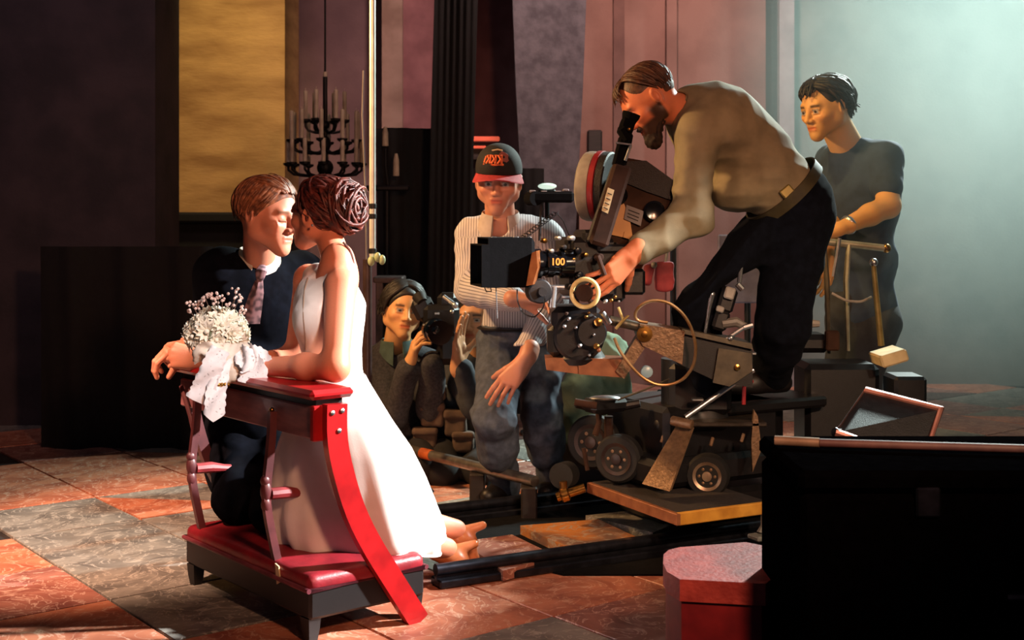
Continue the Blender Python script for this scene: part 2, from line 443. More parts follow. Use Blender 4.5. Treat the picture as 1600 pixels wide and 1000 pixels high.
def hand_mesh(wrist, d, palm, side, skin, curl=(.3,.35,.4,.45,.5), spread=.06, s=1.0, thumb_out=.55, vox=.0023, arm_from=None, arm_r=.036):
    "five fingers of their own lengths, bent at the knuckles; d points along the fingers, palm is the way the palm faces"
    y = nrm(d); z = -nrm(np.asarray(palm,float)-y*np.dot(palm,y)); x = np.cross(y,z); R = np.stack([x,y,z],1)
    tx = -1.0 if side == 'R' else 1.0
    F = Field()
    bases = [(.028,.086,.001),(.0095,.091,.003),(-.0095,.087,.002),(-.027,.077,-.002)]
    lens = [(.042,.026,.020),(.046,.029,.021),(.042,.027,.020),(.034,.021,.018)]
    rad = [.0090,.0093,.0088,.0078]
    F.cone((0,-.03,0),(0,.012,0),.0265,.025,k=.02)
    for i,(bx,by,bz) in enumerate(bases):
        b = V(tx*bx,by,bz); F.cone((tx*bx*.55,.008,0), b, .0145, .0112, k=.014)
        th = 0; p = b; r = rad[i]
        for j,L in enumerate(lens[i]):
            th += curl[i+1]*(1.0 if j < 2 else .7)
            dv = V(tx*(1.5-i)*spread*math.cos(th), math.cos(th), -math.sin(th)); q = p+nrm(dv)*L
            F.cone(p, q, r*(1-.07*j), r*(.93-.08*j), k=.0035 if j == 0 else .002); p = q
    F.ell((tx*.020,.038,-.010), (.015,.030,.013), k=.012); F.ell((-tx*.022,.038,-.009),(.012,.03,.012),k=.012)
    p = V(tx*.018,.018,-.008); ang = thumb_out
    for j,(L,r0,r1) in enumerate(((.044,.0145,.0118),(.034,.0112,.0098),(.026,.0098,.0078))):
        c = curl[0]*j
        dv = nrm(V(tx*math.sin(ang)*math.cos(c), math.cos(ang)*math.cos(c*.3), -.28-math.sin(c)*.8)); q = p+dv*L
        F.cone(p,q,r0,r1,k=.008 if j == 0 else .003); p = q
    if arm_from is not None:
        a = (np.asarray(arm_from,float)-np.asarray(wrist,float))@R/s; F.cone((0,-.02,0), a, .0262, arm_r/s, k=.02)
    v, f = F.mesh(vox)
    col = np.tile(np.array(skin,float),(len(v),1))
    kn = np.exp(-((v[:,1]-.088)**2)/.00008)*(v[:,2] > 0)*.25; col = col*(1-kn[:,None])+kn[:,None]*np.array(skin)*np.array([1,.7,.65])
    return xf(v,R,wrist,s), f, col

def torso_field(F, hip, waist, chest, neck, shl, shr, fwd, g=0.0, hw=.15, ww=.125, cw=.155, dp=.105, k=.05, belly=0.0):
    "trunk: pelvis, waist, rib cage, shoulder girdle; g grows it outwards for clothes"
    def ori(a,b): z = nrm(np.asarray(b,float)-a); x = nrm(np.cross(fwd,z)); return np.stack([x,np.cross(z,x),z],1)
    Rp = ori(hip,waist); Rw = ori(hip,chest); Rc = ori(waist,neck)
    F.ell(hip, (hw+g,dp+g,.125+g), R=Rp, k=k); F.ell(waist, (ww+g,dp*.92+g+belly,.15+g), R=Rw, k=k)
    F.ell(chest, (cw+g,dp+.01+g,.185+g), R=Rc, k=k)
    F.cone(lerp(neck,chest,.12), shl, .050+g, .052+g, k=k); F.cone(lerp(neck,chest,.12), shr, .050+g, .052+g, k=k)
    F.ell(lerp(chest,shl,.62), (.075+g,.075+g,.095+g), k=k); F.ell(lerp(chest,shr,.62), (.075+g,.075+g,.095+g), k=k)
    return F
def arm_field(F, sh, el, wr, g=0.0, r=(.054,.041,.027), k=.03, to=1.0):
    F.cone(sh, el, r[0]+g, r[1]+g, k=k); F.cone(el, lerp(el,wr,to), r[1]+g, r[1]+(r[2]-r[1])*to+g, k=k*.8); return F
def leg_field(F, hip, kn, an, g=0.0, r=(.088,.060,.042), k=.04):
    F.cone(hip, kn, r[0]+g, r[1]+g, k=k); F.cone(kn, an, r[1]+g, r[2]+g, k=k*.8)
    F.ell(lerp(kn,an,.3), (.058+g,.062+g,.10+g), k=k); return F
def shoe(parent, ankle, d, mat_, L=.27, name='shoe', h=.0, sole=None):
    F = Field(); d = nrm(V(d[0],d[1],0)); a = np.asarray(ankle,float); z0 = a[2]-.075
    heel = V(a[0],a[1],z0+.035)-d*.045; toe = heel+d*(L-.07)
    F.cone(heel, lerp(heel,toe,.55)+V(0,0,.004), .038, .043, k=.02); F.cone(lerp(heel,toe,.55), toe+V(0,0,-.006), .043, .030, k=.02)
    F.cone(a+V(0,0,.015), heel+V(0,0,.01)+d*.03, .043, .04, k=.03); F.plane((0,0,z0), (0,0,-1))
    v, f = F.mesh(.006)
    o = link(name, mesh_np(name,v,f), mat_, parent)
    return o

# --- hair: overlapping tapered locks laid over the skull
def lock_mesh(paths, r0, n=5, flat=.5, taper=.25):
    V_, F_, o = [], [], 0
    for pts in paths:
        pts = np.asarray(pts); m = len(pts); t = np.gradient(pts, axis=0); t /= np.linalg.norm(t,axis=1)[:,None]+1e-9
        out = pts-pts.mean(0)*0-HC; out -= t*np.sum(out*t,1)[:,None]; out /= np.linalg.norm(out,axis=1)[:,None]+1e-9
        sd = np.cross(t,out); rr = r0*(.75+.5*RNG.random())*np.interp(np.linspace(0,1,m),[0,.15,.6,1],[.55,1,1,taper])
        for i in range(m):
            for k in range(n):
                a = 2*PI*k/n; V_.append(pts[i]+rr[i]*(math.cos(a)*sd[i]+flat*math.sin(a)*out[i]))
        for i in range(m-1):
            for k in range(n): k2 = (k+1)%n; F_.append((o+i*n+k,o+(i+1)*n+k,o+(i+1)*n+k2,o+i*n+k2))
        o += m*n
    return np.array(V_), np.array(F_)
HC = V(0,-.018,.030); HR = V(.081,.104,.091)
def sph_path(d0, d1, lift0=1.0, lift1=1.02, m=9, wob=.015, hang=0.0, R_=None):
    "path over the skull ellipsoid between two directions, then hanging below it"
    d0 = nrm(d0); d1 = nrm(d1); om = math.acos(float(np.clip(d0@d1,-1,1)))+1e-6; rr = HR if R_ is None else R_
    ph = RNG.random(3)*6; pts = []
    for t in np.linspace(0,1,m):
        d = (math.sin((1-t)*om)*d0+math.sin(t*om)*d1)/math.sin(om)
        l = lift0+(lift1-lift0)*t+.028*math.sin(t*PI)
        pts.append(HC+rr*d*l+wob*V(math.sin(5*t+ph[0]),math.sin(4*t+ph[1]),math.sin(5*t+ph[2]))*.35*t)
    if hang:
        for t in (.35,.7,1.0): pts.append(pts[m-1]+V(0,0,-hang*t)+wob*.4*V(math.sin(3*t+ph[1]),math.sin(3*t+ph[0]),0)+V(0,.0,0))
    return np.array(pts)
def rd(a, s): return np.asarray(a,float)+RNG.normal(size=3)*s
def hair_obj(parent, paths, r0, R, loc, s, m, cap=None, cap_vox=.004, name='hair', flat=.5, taper=.25, extra=None):
    parts = []
    if cap is not None: v, f = cap.mesh(cap_vox); parts.append((v,f))
    if len(paths): parts.append(lock_mesh(paths, r0, flat=flat, taper=taper))
    if extra: parts += extra
    v, f, _ = join(parts); return link(name, mesh_np(name, xf(v,R,loc,s), f), m, parent)
def scalp(front=.35, low=.0, grow=.004, k=.01):
    "skull cap with the face and the neck cut out"
    F = Field(); F.ell(HC, (.075+grow,.098+grow,.084+grow), k=.01)
    F.ell((0,.075,-.045), (.072,.085,.085+front*.05), k=.02, mode='s'); F.plane((0,0,low), nrm((0,.35,-1)), k=.01)
    return F
def hair_mat(name, c1, c2, rough=.5):
    m = mat(name, c1, c2, rough=rough, scale=60, spec=.5, bump=.3, bscale=300, detail=3); return m
def body_obj(parent, parts, m, name='body'):
    v, f, c = join(parts); return link(name, mesh_np(name,v,f,c), m, parent)
def cloth_obj(parent, F, vox, name, m, attr_fn=None, label=None):
    v, f = F.mesh(vox); me = mesh_np(name, v, f, attr=(attr_fn(v) if attr_fn else None))
    o = link(name, me, m, parent)
    if label: o['label'] = label
    return o
def plain(F, vox, col):
    v, f = F.mesh(vox); return v, f, np.tile(np.array(col,float),(len(v),1))
# ------------------------------------------------------------------ the setting
M_floor = mat('floor_mortar', '2a2320', '16120f', rough=.8, scale=9, bump=.2)
def marble(name, a, b, vein, sc_=5.0):
    m = bpy.data.materials.new(name); m.use_nodes = True; nt = m.node_tree; N = nt.nodes; L = nt.links; bs = N['Principled BSDF']
    bs.inputs['Roughness'].default_value = .34
    tc = N.new('ShaderNodeTexCoord'); n1 = N.new('ShaderNodeTexNoise'); n1.inputs['Scale'].default_value = sc_; n1.inputs['Detail'].default_value = 8; n1.inputs['Distortion'].default_value = 1.4
    L.new(tc.outputs['Object'], n1.inputs['Vector'])
    r = N.new('ShaderNodeValToRGB'); e = r.color_ramp.elements; e[0].position = .36; e[0].color = rgb(b); e[1].position = .60; e[1].color = rgb(a)
    L.new(n1.outputs['Fac'], r.inputs[0])
    n2 = N.new('ShaderNodeTexNoise'); n2.inputs['Scale'].default_value = sc_*1.6; n2.inputs['Detail'].default_value = 6; n2.inputs['Distortion'].default_value = 2.6; L.new(tc.outputs['Object'], n2.inputs['Vector'])
    v = N.new('ShaderNodeValToRGB'); ve = v.color_ramp.elements; ve[0].position = .475; ve[0].color = (0,0,0,1); ve[1].position = .50; ve[1].color = (1,1,1,1)
    x = ve.new(.525); x.color = (0,0,0,1); L.new(n2.outputs['Fac'], v.inputs[0])
    mx = N.new('ShaderNodeMix'); mx.data_type = 'RGBA'; L.new(v.outputs[0], mx.inputs[0]); L.new(r.outputs[0], mx.inputs[6]); mx.inputs[7].default_value = rgb(vein)
    L.new(mx.outputs[2], bs.inputs['Base Color']); MATS[name] = m; return m
TILE = [marble('marble_rust', 'c07a5c', '96543f', 'd0a58c'), marble('marble_rose', '9c6a5c', '7a4a42', 'c8a898'), marble('marble_grey', '85827a', '5c5a56', 'aaa69c'),
        marble('marble_umber', '5a4642', '3a2c2c', '8a7468')]
floor = link('floor', (lambda me: me)(bpy.data.meshes.new('floor')), M_floor)
_b = MB(); _b.box((0, 4.6, -.06), (9.6, 11.2, .10)); floor.data.from_pydata(_b.v, [], _b.f); floor['kind'] = 'structure'
# stone slabs laid diagonally: every slab its own piece, proud of the mortar
TL = .46; ca, sa = math.cos(math.radians(38)), math.sin(math.radians(38)); _tm = {}
def tile_mesh(ci, half):
    if (ci, half) in _tm: return _tm[(ci, half)]
    b = MB()
    if half: b.prism([(-TL/2+.004,-TL/2+.004,0),(TL/2-.006,-TL/2+.004,0),(-TL/2+.004,TL/2-.006,0)], (0,0,.012))
    else: b.box((0,0,.006), (TL-.008,TL-.008,.012), bev=.002)
    me = bpy.data.meshes.new('tile'); me.from_pydata(b.v,[],b.f); me.materials.append(TILE[ci]); _tm[(ci,half)] = me; return me
ntile = 0
for i in range(-16, 17):
    for j in range(-6, 28):
        u_, v_ = (i+.5)*TL, (j+.5)*TL; x, y = u_*ca-v_*sa, u_*sa+v_*ca
        if not (2.1 < y < 8.6): continue
        px = 800+x*FPX/y; py = HORIZ+CAMH*FPX/y
        if not (-60 < px < 1660 and py < 1080): continue
        if ntile >= 290: continue
        h = (i*7+j*13+(i*j)%5) % 11; ci = 0 if h in (0,3,6,9) else 1 if h in (1,7) else 2 if h in (2,5,10) else 3
        if x < -.75 and y > 3.0: ci = (0,1,0,2,0,1,3,0,2,1,0)[h]
        def put(ci, half, rz):
            global ntile
            o = bpy.data.objects.new('tile', tile_mesh(ci, half)); COL.objects.link(o); o.parent = floor
            o.location = (x, y, -.012+.0015*((i*3+j)%3)); o.rotation_euler = (0,0,math.radians(38)+rz); ntile += 1
        if h in (4,6): put(ci, True, 0); put((ci+2)%4, True, PI)
        else: put(ci, False, (h%4)*PI/2)

M_plum = mat('plum_plaster', '6a5458', '564248', rough=.9, scale=3.2, bump=.25, bscale=60)
M_rosewall = mat('rose_plaster', '8a6a62', '74564f', rough=.9, scale=2.6, bump=.25, bscale=60)
M_greenwall = mat('sage_plaster', '6e706c', '5a5e5c', rough=.9, scale=3, bump=.25, bscale=60)
M_ochre = mat('ochre_plaster', 'b89560', '8d6b40', rough=.85, scale=2.2, bump=.4, bscale=26, stretch=(1,1,4))
M_stone = mat('grey_stone', '54525a', '3c3a42', rough=.85, scale=14, bump=.4, bscale=70)
M_darkstone = mat('umber_stone', '3c3236', '2a2428', rough=.85, scale=5, bump=.4, bscale=50)
M_black = mat('black_cloth', '0b0b0e', '050507', rough=.95, scale=30, bump=.2)
M_darkwood = mat('dark_wood', '241a18', '140e0d', rough=.6, scale=8, stretch=(1,1,6))
def struct(name, b, m, smooth=35):
    o = b.build(name, m, smooth=smooth); o['kind'] = 'structure'; return o
def wall_box(name, x0, x1, y0, y1, z0, z1, m): return struct(name, MB().box(((x0+x1)/2,(y0+y1)/2,(z0+z1)/2), (abs(x1-x0),abs(y1-y0),z1-z0)), m)
def wx(px, Y): return (px-800)*Y/FPX
wall_box('wall_back', -4.6, 4.7, 9.0, 9.2, -.01, 5.0, M_plum)
wall_box('wall_left', -4.7, -4.5, -.9, 9.1, -.01, 5.0, M_darkstone)
wall_box('wall_right', 4.6, 4.8, -.9, 9.1, -.01, 5.0, M_greenwall)
# pier at the far left, ochre wall bay beside it, black dado under the bay standing in for its shadow
wall_box('trim_1', -3.6, wx(280,7.4), 6.9, 7.4, -.01, 5.0, M_darkstone)
wall_box('wall_bay', wx(262,8.4), wx(445,8.4), 8.4, 8.95, 1.0, 5.0, M_ochre)
b = MB(); x0, x1 = wx(255,8.3), wx(452,8.3)
b.box(((x0+x1)/2, 8.62, .55), (x1-x0, .66, 1.10)); b.box(((x0+x1)/2, 8.60, 1.12), (x1-x0+.04, .74, .07), bev=.015); struct('shade_dado', b, M_black)  # black block put in as the shade below the ochre bay
# pilasters and panels behind the crew
wall_box('trim_3', wx(598,8.8), wx(630,8.8), 8.74, 8.99, 1.70, 5.0, mat('buff_plaster','8f7a70','776258',rough=.9,scale=6,bump=.2))
wall_box('trim_4', wx(630,8.8), wx(690,8.8), 8.80, 8.99, 1.70, 5.0, mat('dusky_rose_plaster','80585c','6a454a',rough=.9,scale=6,bump=.2))
wall_box('trim_5', wx(722,8.6), wx(812,8.6), 8.6, 8.98, 1.55, 5.0, mat('rose_panel','7e5254','684044',rough=.9,scale=6,bump=.2))
b = MB(); Y = 7.6; rr = []
for z, pa, pb in ((-.01,826,893),(1.0,818,899),(1.9,806,911),(3.0,795,922),(5.0,776,944)):
    xa, xb = wx(pa,Y), wx(pb,Y); rr.append([(xa,Y,z),(xb,Y,z),(xb,Y+.38,z),(xa,Y+.38,z)])
b.loft(rr, cap=True); struct('trim_6', b, M_stone)
wall_box('wall_alcove', wx(905,8.7), wx(1206,8.7), 8.7, 8.99, -.01, 5.0, M_rosewall)
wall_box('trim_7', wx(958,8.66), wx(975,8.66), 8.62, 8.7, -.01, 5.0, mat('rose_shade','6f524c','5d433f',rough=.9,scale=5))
wall_box('trim_8', wx(1040,8.66), wx(1056,8.66), 8.60, 8.7, -.01, 5.0, M_rosewall)
wall_box('trim_9', wx(1201,8.6), wx(1213,8.6), 8.52, 8.98, -.01, 5.0, M_darkwood)
wall_box('trim_10', wx(1213,8.55), wx(1236,8.55), 8.45, 8.98, -.01, 5.0, mat('lilac_plaster','8d8488','7a7074',rough=.9,scale=6))
wall_box('wall_bay_right', wx(1236,8.6), 4.6, 8.6, 8.98, -.01, 5.0, M_greenwall)
b = MB().box((wx(930,8.6), 8.66, P(0,228,8.6)[2]), (.10,.06,.22), bev=.01); b.build('wall_niche', M_darkwood)
tag(bpy.data.objects['wall_niche'], 'small dark wooden plaque on the rose wall behind the film reel', 'plaque'); bpy.data.objects['wall_niche'].name = 'plaque'

# black drapes in the dark middle distance, the last two added as darkness
def drape(name, label, pxa, pxb, Y, ztop, seed, lean=0.0, group=None):
    b = MB(); n = 40; xa, xb = wx(pxa,Y), wx(pxb,Y); rings = []
    for z in np.linspace(.0, ztop, 14):
        f = []; t_ = z/ztop
        for k in range(n+1):
            t = k/n; f.append((xa+(xb-xa)*t+lean*t_, Y+.03*math.sin(t*(xb-xa)*22+seed)+.01*math.sin(t*41+z*2+seed), z))
        for k in range(n,-1,-1):
            t = k/n; f.append((xa+(xb-xa)*t+lean*t_, Y+.02+.03*math.sin(t*(xb-xa)*22+seed)+.01*math.sin(t*41+z*2+seed), z))
        rings.append(f)
    b.loft(rings, closed=True, cap=False)
    return tag(b.build(name, M_black, smooth=60), label, 'drape', group)
drape('black_drape', 'tall leaning black drape left of the man in the cap', 660, 728, 6.9, 3.6, .4, lean=.10)
drape('black_drape', 'low black drape hung behind the light stand and the photographers', 588, 737, 7.15, 1.62, 2.1)
drape('black_drape', 'waist high black drape added to darken behind the man in the cap', 736, 850, 7.3, 1.40, 3.3)  # added to cover the lit wall and keep this gap dark
drape('black_drape', 'low black drape standing in for shade behind the groom under the ochre wall', 60, 330, 6.2, .98, 1.1)  # drape put in for the shade below the ochre wall

# chandelier with candles behind the bride
M_iron = mat('black_iron', '141216', '09080a', rough=.5, metal=.6)
M_candle = mat('candle_wax', 'a89a84', '8b7d6a', rough=.5)
CY = 7.6
ch = empty('candle_chandelier', P(508,150,CY), 'black iron chandelier with tiers of pale candles behind the bride', 'chandelier')
c0 = P(508,0,CY); b = MB(); b.cyl((c0[0],CY,P(0,285,CY)[2]), (c0[0],CY,P(0,120,CY)[2]), .014, 10)
b.sphere((c0[0],CY,P(0,262,CY)[2]), .05); b.sphere((c0[0],CY,P(0,225,CY)[2]), (.035,.035,.05)); b.sphere((c0[0],CY,P(0,195,CY)[2]), .028)
b.cyl((c0[0],CY,P(0,285,CY)[2]), (c0[0],CY,P(0,292,CY)[2]), .03, 10)
b.build('stem', M_iron, ch)
b = MB(); b.cyl((c0[0],CY,P(0,122,CY)[2]), (c0[0],CY,4.6), .006, 8); b.build('hanging_rod', M_iron, ch)
cm = None
def candle_at(p, h):
    global cm
    if cm is None:
        bb = MB(); bb.cyl((0,0,0),(0,0,.125),.0125,10,bev=.003); bb.cyl((0,0,.125),(0,0,.137),.0018,6); cm = bpy.data.meshes.new('candle'); cm.from_pydata(bb.v,[],bb.f); cm.materials.append(M_candle); cm.shade_smooth(); cm.set_sharp_from_angle(angle=.6)
    o = bpy.data.objects.new('candle', cm); COL.objects.link(o); o.parent = ch; o.location = tuple(np.asarray(p,float)-base_loc(ch)); o.scale = (1,1,h)
for tier,(py,rad_,num,ph) in enumerate(((258,.215,12,.1),(222,.20,10,.35),(190,.115,6,.2))):
    z = P(0,py,CY)[2]
    for k in range(num):
        a = 2*PI*k/num+ph; e = V(c0[0]+rad_*math.cos(a), CY+rad_*math.sin(a), z); s0 = V(c0[0],CY,z-.04)
        b = MB(); m1 = lerp(s0,e,.45)+V(0,0,-.045); m2 = lerp(s0,e,.85)+V(0,0,-.05)
        b.tube([s0,lerp(s0,m1,.5)+V(0,0,-.012),m1,m2,e+V(0,0,-.03),e], .008, 7); b.lathe(e,(0,0,1),[(-.012,.008),(0,.030),(.012,.032),(.014,.014)],10); b.build('arm', M_iron, ch)
        candle_at(e+V(0,0,.012), 1.35 if tier else 1.1)
candle_at(V(c0[0],CY,P(0,122,CY)[2]-.10), 1.1)
# second, partly hidden candle bracket right of the light stand
cb = empty('candle_bracket', P(600,300,7.0), 'black iron stand with two pale candles right of the light stand', 'candle stand')
b = MB(); b.cyl(P(604,292,7.0), V(P(604,0,7.0)[0],7.0,0), .016, 10); b.box(P(606,294,7.0), (.24,.05,.03), bev=.008); b.lathe(V(P(604,0,7.0)[0],7.0,0),(0,0,1),[(0,.10),(.02,.10),(.04,.05),(.06,.016)],20); b.tube([P(606,292,7.0),P(602,260,7.0),P(602,232,7.0)],.010,8); b.build('bracket', M_iron, cb)
for px,t,bt in ((602,198,228),(619,240,275)):
    b = MB(); b.tube([P(px,bt,7.0),lerp(P(px,bt,7.0),P(px,t,7.0),.7),P(px,t,7.0)], [.018,.016,.008], 10); b.build('candle', M_candle, cb)
# chairs and rails far behind, low against the dark
def low_shelf(label, pxs, py, Y, m, h=.03):
    b = MB(); a_, c_ = P(pxs[0],py,Y), P(pxs[1],py,Y); b.box((a_+c_)/2, (c_[0]-a_[0], .2, h), bev=.006)
    for q in (a_, c_): b.box((q[0]+(.03 if q is a_ else -.03), Y, (q[2])/2), (.035,.18,q[2]), bev=.004)
    return tag(b.build('side_table', m), label, 'table')
low_shelf('dim brown bench with a pale top behind the long haired photographer', (586,632), 436, 6.5, mat('dim_brown','5a4744','3c2e2c',rough=.6))
b = MB(); b.box((0,0,0),(1,1,1))
redb = empty('red_lit_strip', P(754,226,8.1), 'red lit strip on a shelf above the cap, its light set as glow', 'lamp')
bb = MB(); bb.box(P(754,236,8.1), (.20,.12,.10), bev=.01); bb.build('housing', M_darkwood, redb)
m = mat('red_glow','d0503a','b84030',rough=.5); m.node_tree.nodes['Principled BSDF'].inputs['Emission Color'].default_value = (1,.16,.08,1); m.node_tree.nodes['Principled BSDF'].inputs['Emission Strength'].default_value = .45  # emission stands in for the red light falling on the strip
bb = MB(); bb.box(P(757,217,8.02), (.19,.02,.030), bev=.006); bb.box(P(748,230,8.02), (.09,.02,.016), bev=.004); bb.build('tube', m, redb)
bb = MB(); bb.box(P(752,248,8.1), (.30,.2,.03), bev=.006); bb.box(V(P(752,0,8.1)[0],8.22,P(0,248,8.1)[2]/2),(.05,.05,P(0,248,8.1)[2])); bb.build('shelf', M_darkwood, redb)

wl = empty('work_lamp', V(wx(855,6.6),6.6,0), 'small pale glowing work lamp on a black stand behind the monitor', 'lamp')
bb = MB(); bb.cyl(V(wx(855,6.6),6.62,0),V(wx(855,6.6),6.62,P(0,300,6.6)[2]),.012,10); bb.lathe(V(wx(855,6.6),6.62,0),(0,0,1),[(0,.14),(.015,.14),(.03,.03),(.05,.012)],20); bb.box(P(855,296,6.6)+V(0,.02,-.012),(.09,.06,.025),bev=.008); bb.build('stand', M_iron, wl)
m = mat('pale_lamp_glass','cfe0d0','b8ccb8',rough=.4); pb_ = m.node_tree.nodes['Principled BSDF']; pb_.inputs['Emission Color'].default_value = (.8,1,.85,1); pb_.inputs['Emission Strength'].default_value = .7
bb = MB(); bb.sphere(P(855,291,6.59),(.048,.03,.016),16,10); bb.build('glass', m, wl)
# ------------------------------------------------------------------ the kneeler
M_red = mat('red_lacquer', 'a8161a', '8c1014', rough=.32, scale=14, coat=.3, bump=.05)
M_redwood = mat('mahogany', '87585a', '6c4245', rough=.5, scale=10, stretch=(1,1,5), coat=.15)
M_cush = mat('red_leather', '8c1d28', '701620', rough=.45, scale=18, bump=.15, bscale=160)
M_gap = mat('ebony', '0f0a0b', '080506', rough=.5)
M_brass = mat('brass', 'b58a4a', '946a34', rough=.28, metal=1.0, scale=30)
M_steel = mat('polished_steel', 'd4d8dc', 'b4b8bc', rough=.36, metal=1.0, scale=40)
KA, KU, KN = V(-.52,3.37,0), V(-.636,.771,0), V(.771,.636,0)
KR = np.stack([KU, KN, V(0,0,1)], 1)
def K(a, b, z): return KA+KU*a+KN*b+V(0,0,z)
kn = empty('kneeler', K(.36,.12,0), 'red lacquered church kneeler with padded armrest and low cushion', 'kneeler')
MB().box(K(.40,.040,.655), (.86,.135,.026), R=KR, bev=.010).build('armrest', M_red, kn)
MB().box(K(.40,.045,.630), (.80,.08,.026), R=KR).build('armrest_gap', M_gap, kn)
MB().box(K(.40,.04,.578), (.80,.09,.086), R=KR, bev=.004).build('apron_panel', M_redwood, kn)
MB().box(K(-.003,.042,.578), (.02,.105,.094), R=KR, bev=.003).build('end_block', M_red, kn)
def sabre(a, m, wid, th, path, name='leg'):
    b = MB(); rings = []
    for i,(bb,z) in enumerate(path):
        b0, z0 = path[max(i-1,0)]; b1, z1 = path[min(i+1,len(path)-1)]; t = nrm(V(b1-b0,z1-z0,0)); nn = V(-t[1],t[0],0)
        ring = []
        for su, sn in ((-1,-1),(1,-1),(1,1),(-1,1)): ring.append(K(a+su*th/2, bb+nn[0]*sn*wid/2, z+nn[1]*sn*wid/2))
        rings.append(ring)
    b.loft(rings, cap=True); return b.build(name, m, kn, smooth=20)
def curve(path, n=22):
    p = np.array(path); d = np.concatenate([[0],np.cumsum(np.linalg.norm(np.diff(p,axis=0),axis=1))]); t = np.linspace(0,d[-1],n)
    q = np.stack([np.interp(t,d,p[:,i]) for i in range(p.shape[1])],1)
    for _ in range(3): q[1:-1] = (q[:-2]+2*q[1:-1]+q[2:])/4
    return q
M_upr = mat('dark_cherry','5a2a2c','431d20',rough=.45,scale=12)
for a_ in (-.024, .824):
    sabre(a_, M_red if a_ < 0 else M_upr, .062 if a_ < 0 else .034, .026, curve([(.048,.628),(.044,.535),(.068,.44),(.104,.332),(.158,.235),(.225,.135),(.315,.0)]))
for bb_, z_ in ((.032,.607),(.062,.610),(.052,.558)):
    b = MB(); b.lathe(K(-.037,bb_,z_), -KU, [(0,.007),(.003,.0065),(.005,.003)], 14); b.build('bolt', M_steel, kn)
M_upr = mat('dark_cherry','5a2a2c','431d20',rough=.45,scale=12)
for a_ in (.20, .66):
    pth = curve([(-.014,.588),(-.018,.50),(-.030,.41),(-.036,.362),(-.028,.30),(-.010,.22),(.016,.11)])
    sabre(a_, M_upr, .021, .017, pth, 'upright')
    b = MB(); b.sphere(K(a_,-.016,.592), .0075); b.build('finial', M_brass, kn)
    b = MB(); b.sphere(K(a_,-.034,.372), (.015,.016,.030), R=KR); b.sphere(K(a_,-.034,.335), (.013,.014,.022), R=KR); b.sphere(K(a_,-.036,.40),(.013,.014,.016),R=KR); b.build('turned_knot', M_upr, kn)
    b = MB(); b.tube([K(a_,-.02,.362),K(a_,.03,.360),K(a_,.075,.352),K(a_,.095,.350)], [.016,.017,.012,.011], 10); b.build('stub_rail', mat('dull_red','84262a','6a1c20',rough=.5), kn)
b = MB(); b.tube([K(.66,-.016,.46),K(.70,-.020,.52),K(.765,-.018,.60)], [.009,.007,.007], 8); b.build('brace', M_upr, kn)
MB().box(K(.36,.165,.105), (.74,.37,.085), R=KR, bev=.008).build('seat_frame', M_gap, kn)
F = Field(); F.box(K(.36,.165,.155), (.372,.187,.026), R=KR, rd=.022); F.ell(K(.36,.165,.150), (.35,.17,.052), R=KR, k=.03)
cloth_obj(kn, F, .007, 'cushion', M_cush)
b = MB(); cs = [K(-.013,-.024,.142),K(.733,-.024,.142),K(.733,.354,.142),K(-.013,.354,.142)]
b.tube(cs, .007, 8, closed=True); b.build('piping', mat('piping_red','7a3540','5c242e',rough=.5), kn)
b = MB(); b.prism([K(.145,-.026,.175),K(.165,-.026,.180),K(.155,-.026,.125),K(.138,-.026,.135)], KN*.004); b.build('paper_tag', mat('tag_paper','c9b48c','a8946e',rough=.9), kn)
for a_ in (.02,.70):
    for b_ in (.0,.33):
        b = MB(); b.tube([K(a_,b_,.065),K(a_,b_,.03),K(a_,b_,.0)], [.028,.024,.018], 4); b.build('foot', M_gap, kn)

# ------------------------------------------------------------------ the bouquet
M_petal = mat('white_petal', 'f0ece0', 'e2dac4', rough=.6, scale=60)
M_satin = mat('white_satin', 'efe6da', 'dccfbf', rough=.35, scale=12)
M_leaf = mat('dusty_leaf', '59603c', '3c4428', rough=.6)
M_stem = mat('bud_stem', '6d5548', '4c3a30', rough=.6)
BQ = P(338,520,3.74)
bq = empty('bouquet', BQ-V(0,0,.10), 'round white bridal bouquet with trailing lace ribbons on the kneeler', 'bouquet')
def flower_mesh(R_, np_, layers, nm):
    b = MB()
    for l in range(layers):
        r = R_*(1-.24*l); up = .25+.42*l
        for k in range(np_-2*l):
            a = 2*PI*(k+.5*l)/(np_-2*l); ca_, sa_ = math.cos(a), math.sin(a); w_ = r*2.1/np_*1.5
            d = V(ca_,sa_,0); s_ = V(-sa_,ca_,0)
            p0 = d*R_*.08; p1 = d*r*.55+V(0,0,r*up*.55)+s_*w_; p2 = d*r+V(0,0,r*up*.75); p3 = d*r*.55+V(0,0,r*up*.55)-s_*w_
            m_ = d*r*.55+V(0,0,r*up*.40)
            vs = [p0,p1,p2,p3,m_]; b.add(vs, [(0,1,4),(1,2,4),(2,3,4),(3,0,4)])
    b.sphere((0,0,R_*.22),R_*.2,8,5)
    me = bpy.data.meshes.new(nm); me.from_pydata(b.v,[],b.f); me.materials.append(M_petal); return me
FM = [flower_mesh(.036,12,2,'flower'), flower_mesh(.030,10,3,'flower'), flower_mesh(.026,8,2,'flower')]
cnt = 0
for k in range(30):
    z = 1-1.6*(k+.5)/30; r = math.sqrt(max(0,1-z*z)); a = k*2.39996
    d = V(r*math.cos(a), r*math.sin(a), z)
    if d[1] > .75: continue
    p = BQ+V(.080,.072,.060)*d*(.86+.22*RNG.random())
    o = bpy.data.objects.new('flower', FM[[0,1,2,1,0][k%5]]); COL.objects.link(o); o.parent = bq; o.location = tuple(p-base_loc(bq))
    o.rotation_euler = Vector(rd(d,.12)).to_track_quat('Z','Y').to_euler(); o.scale = (1.0+.25*RNG.random(),)*3
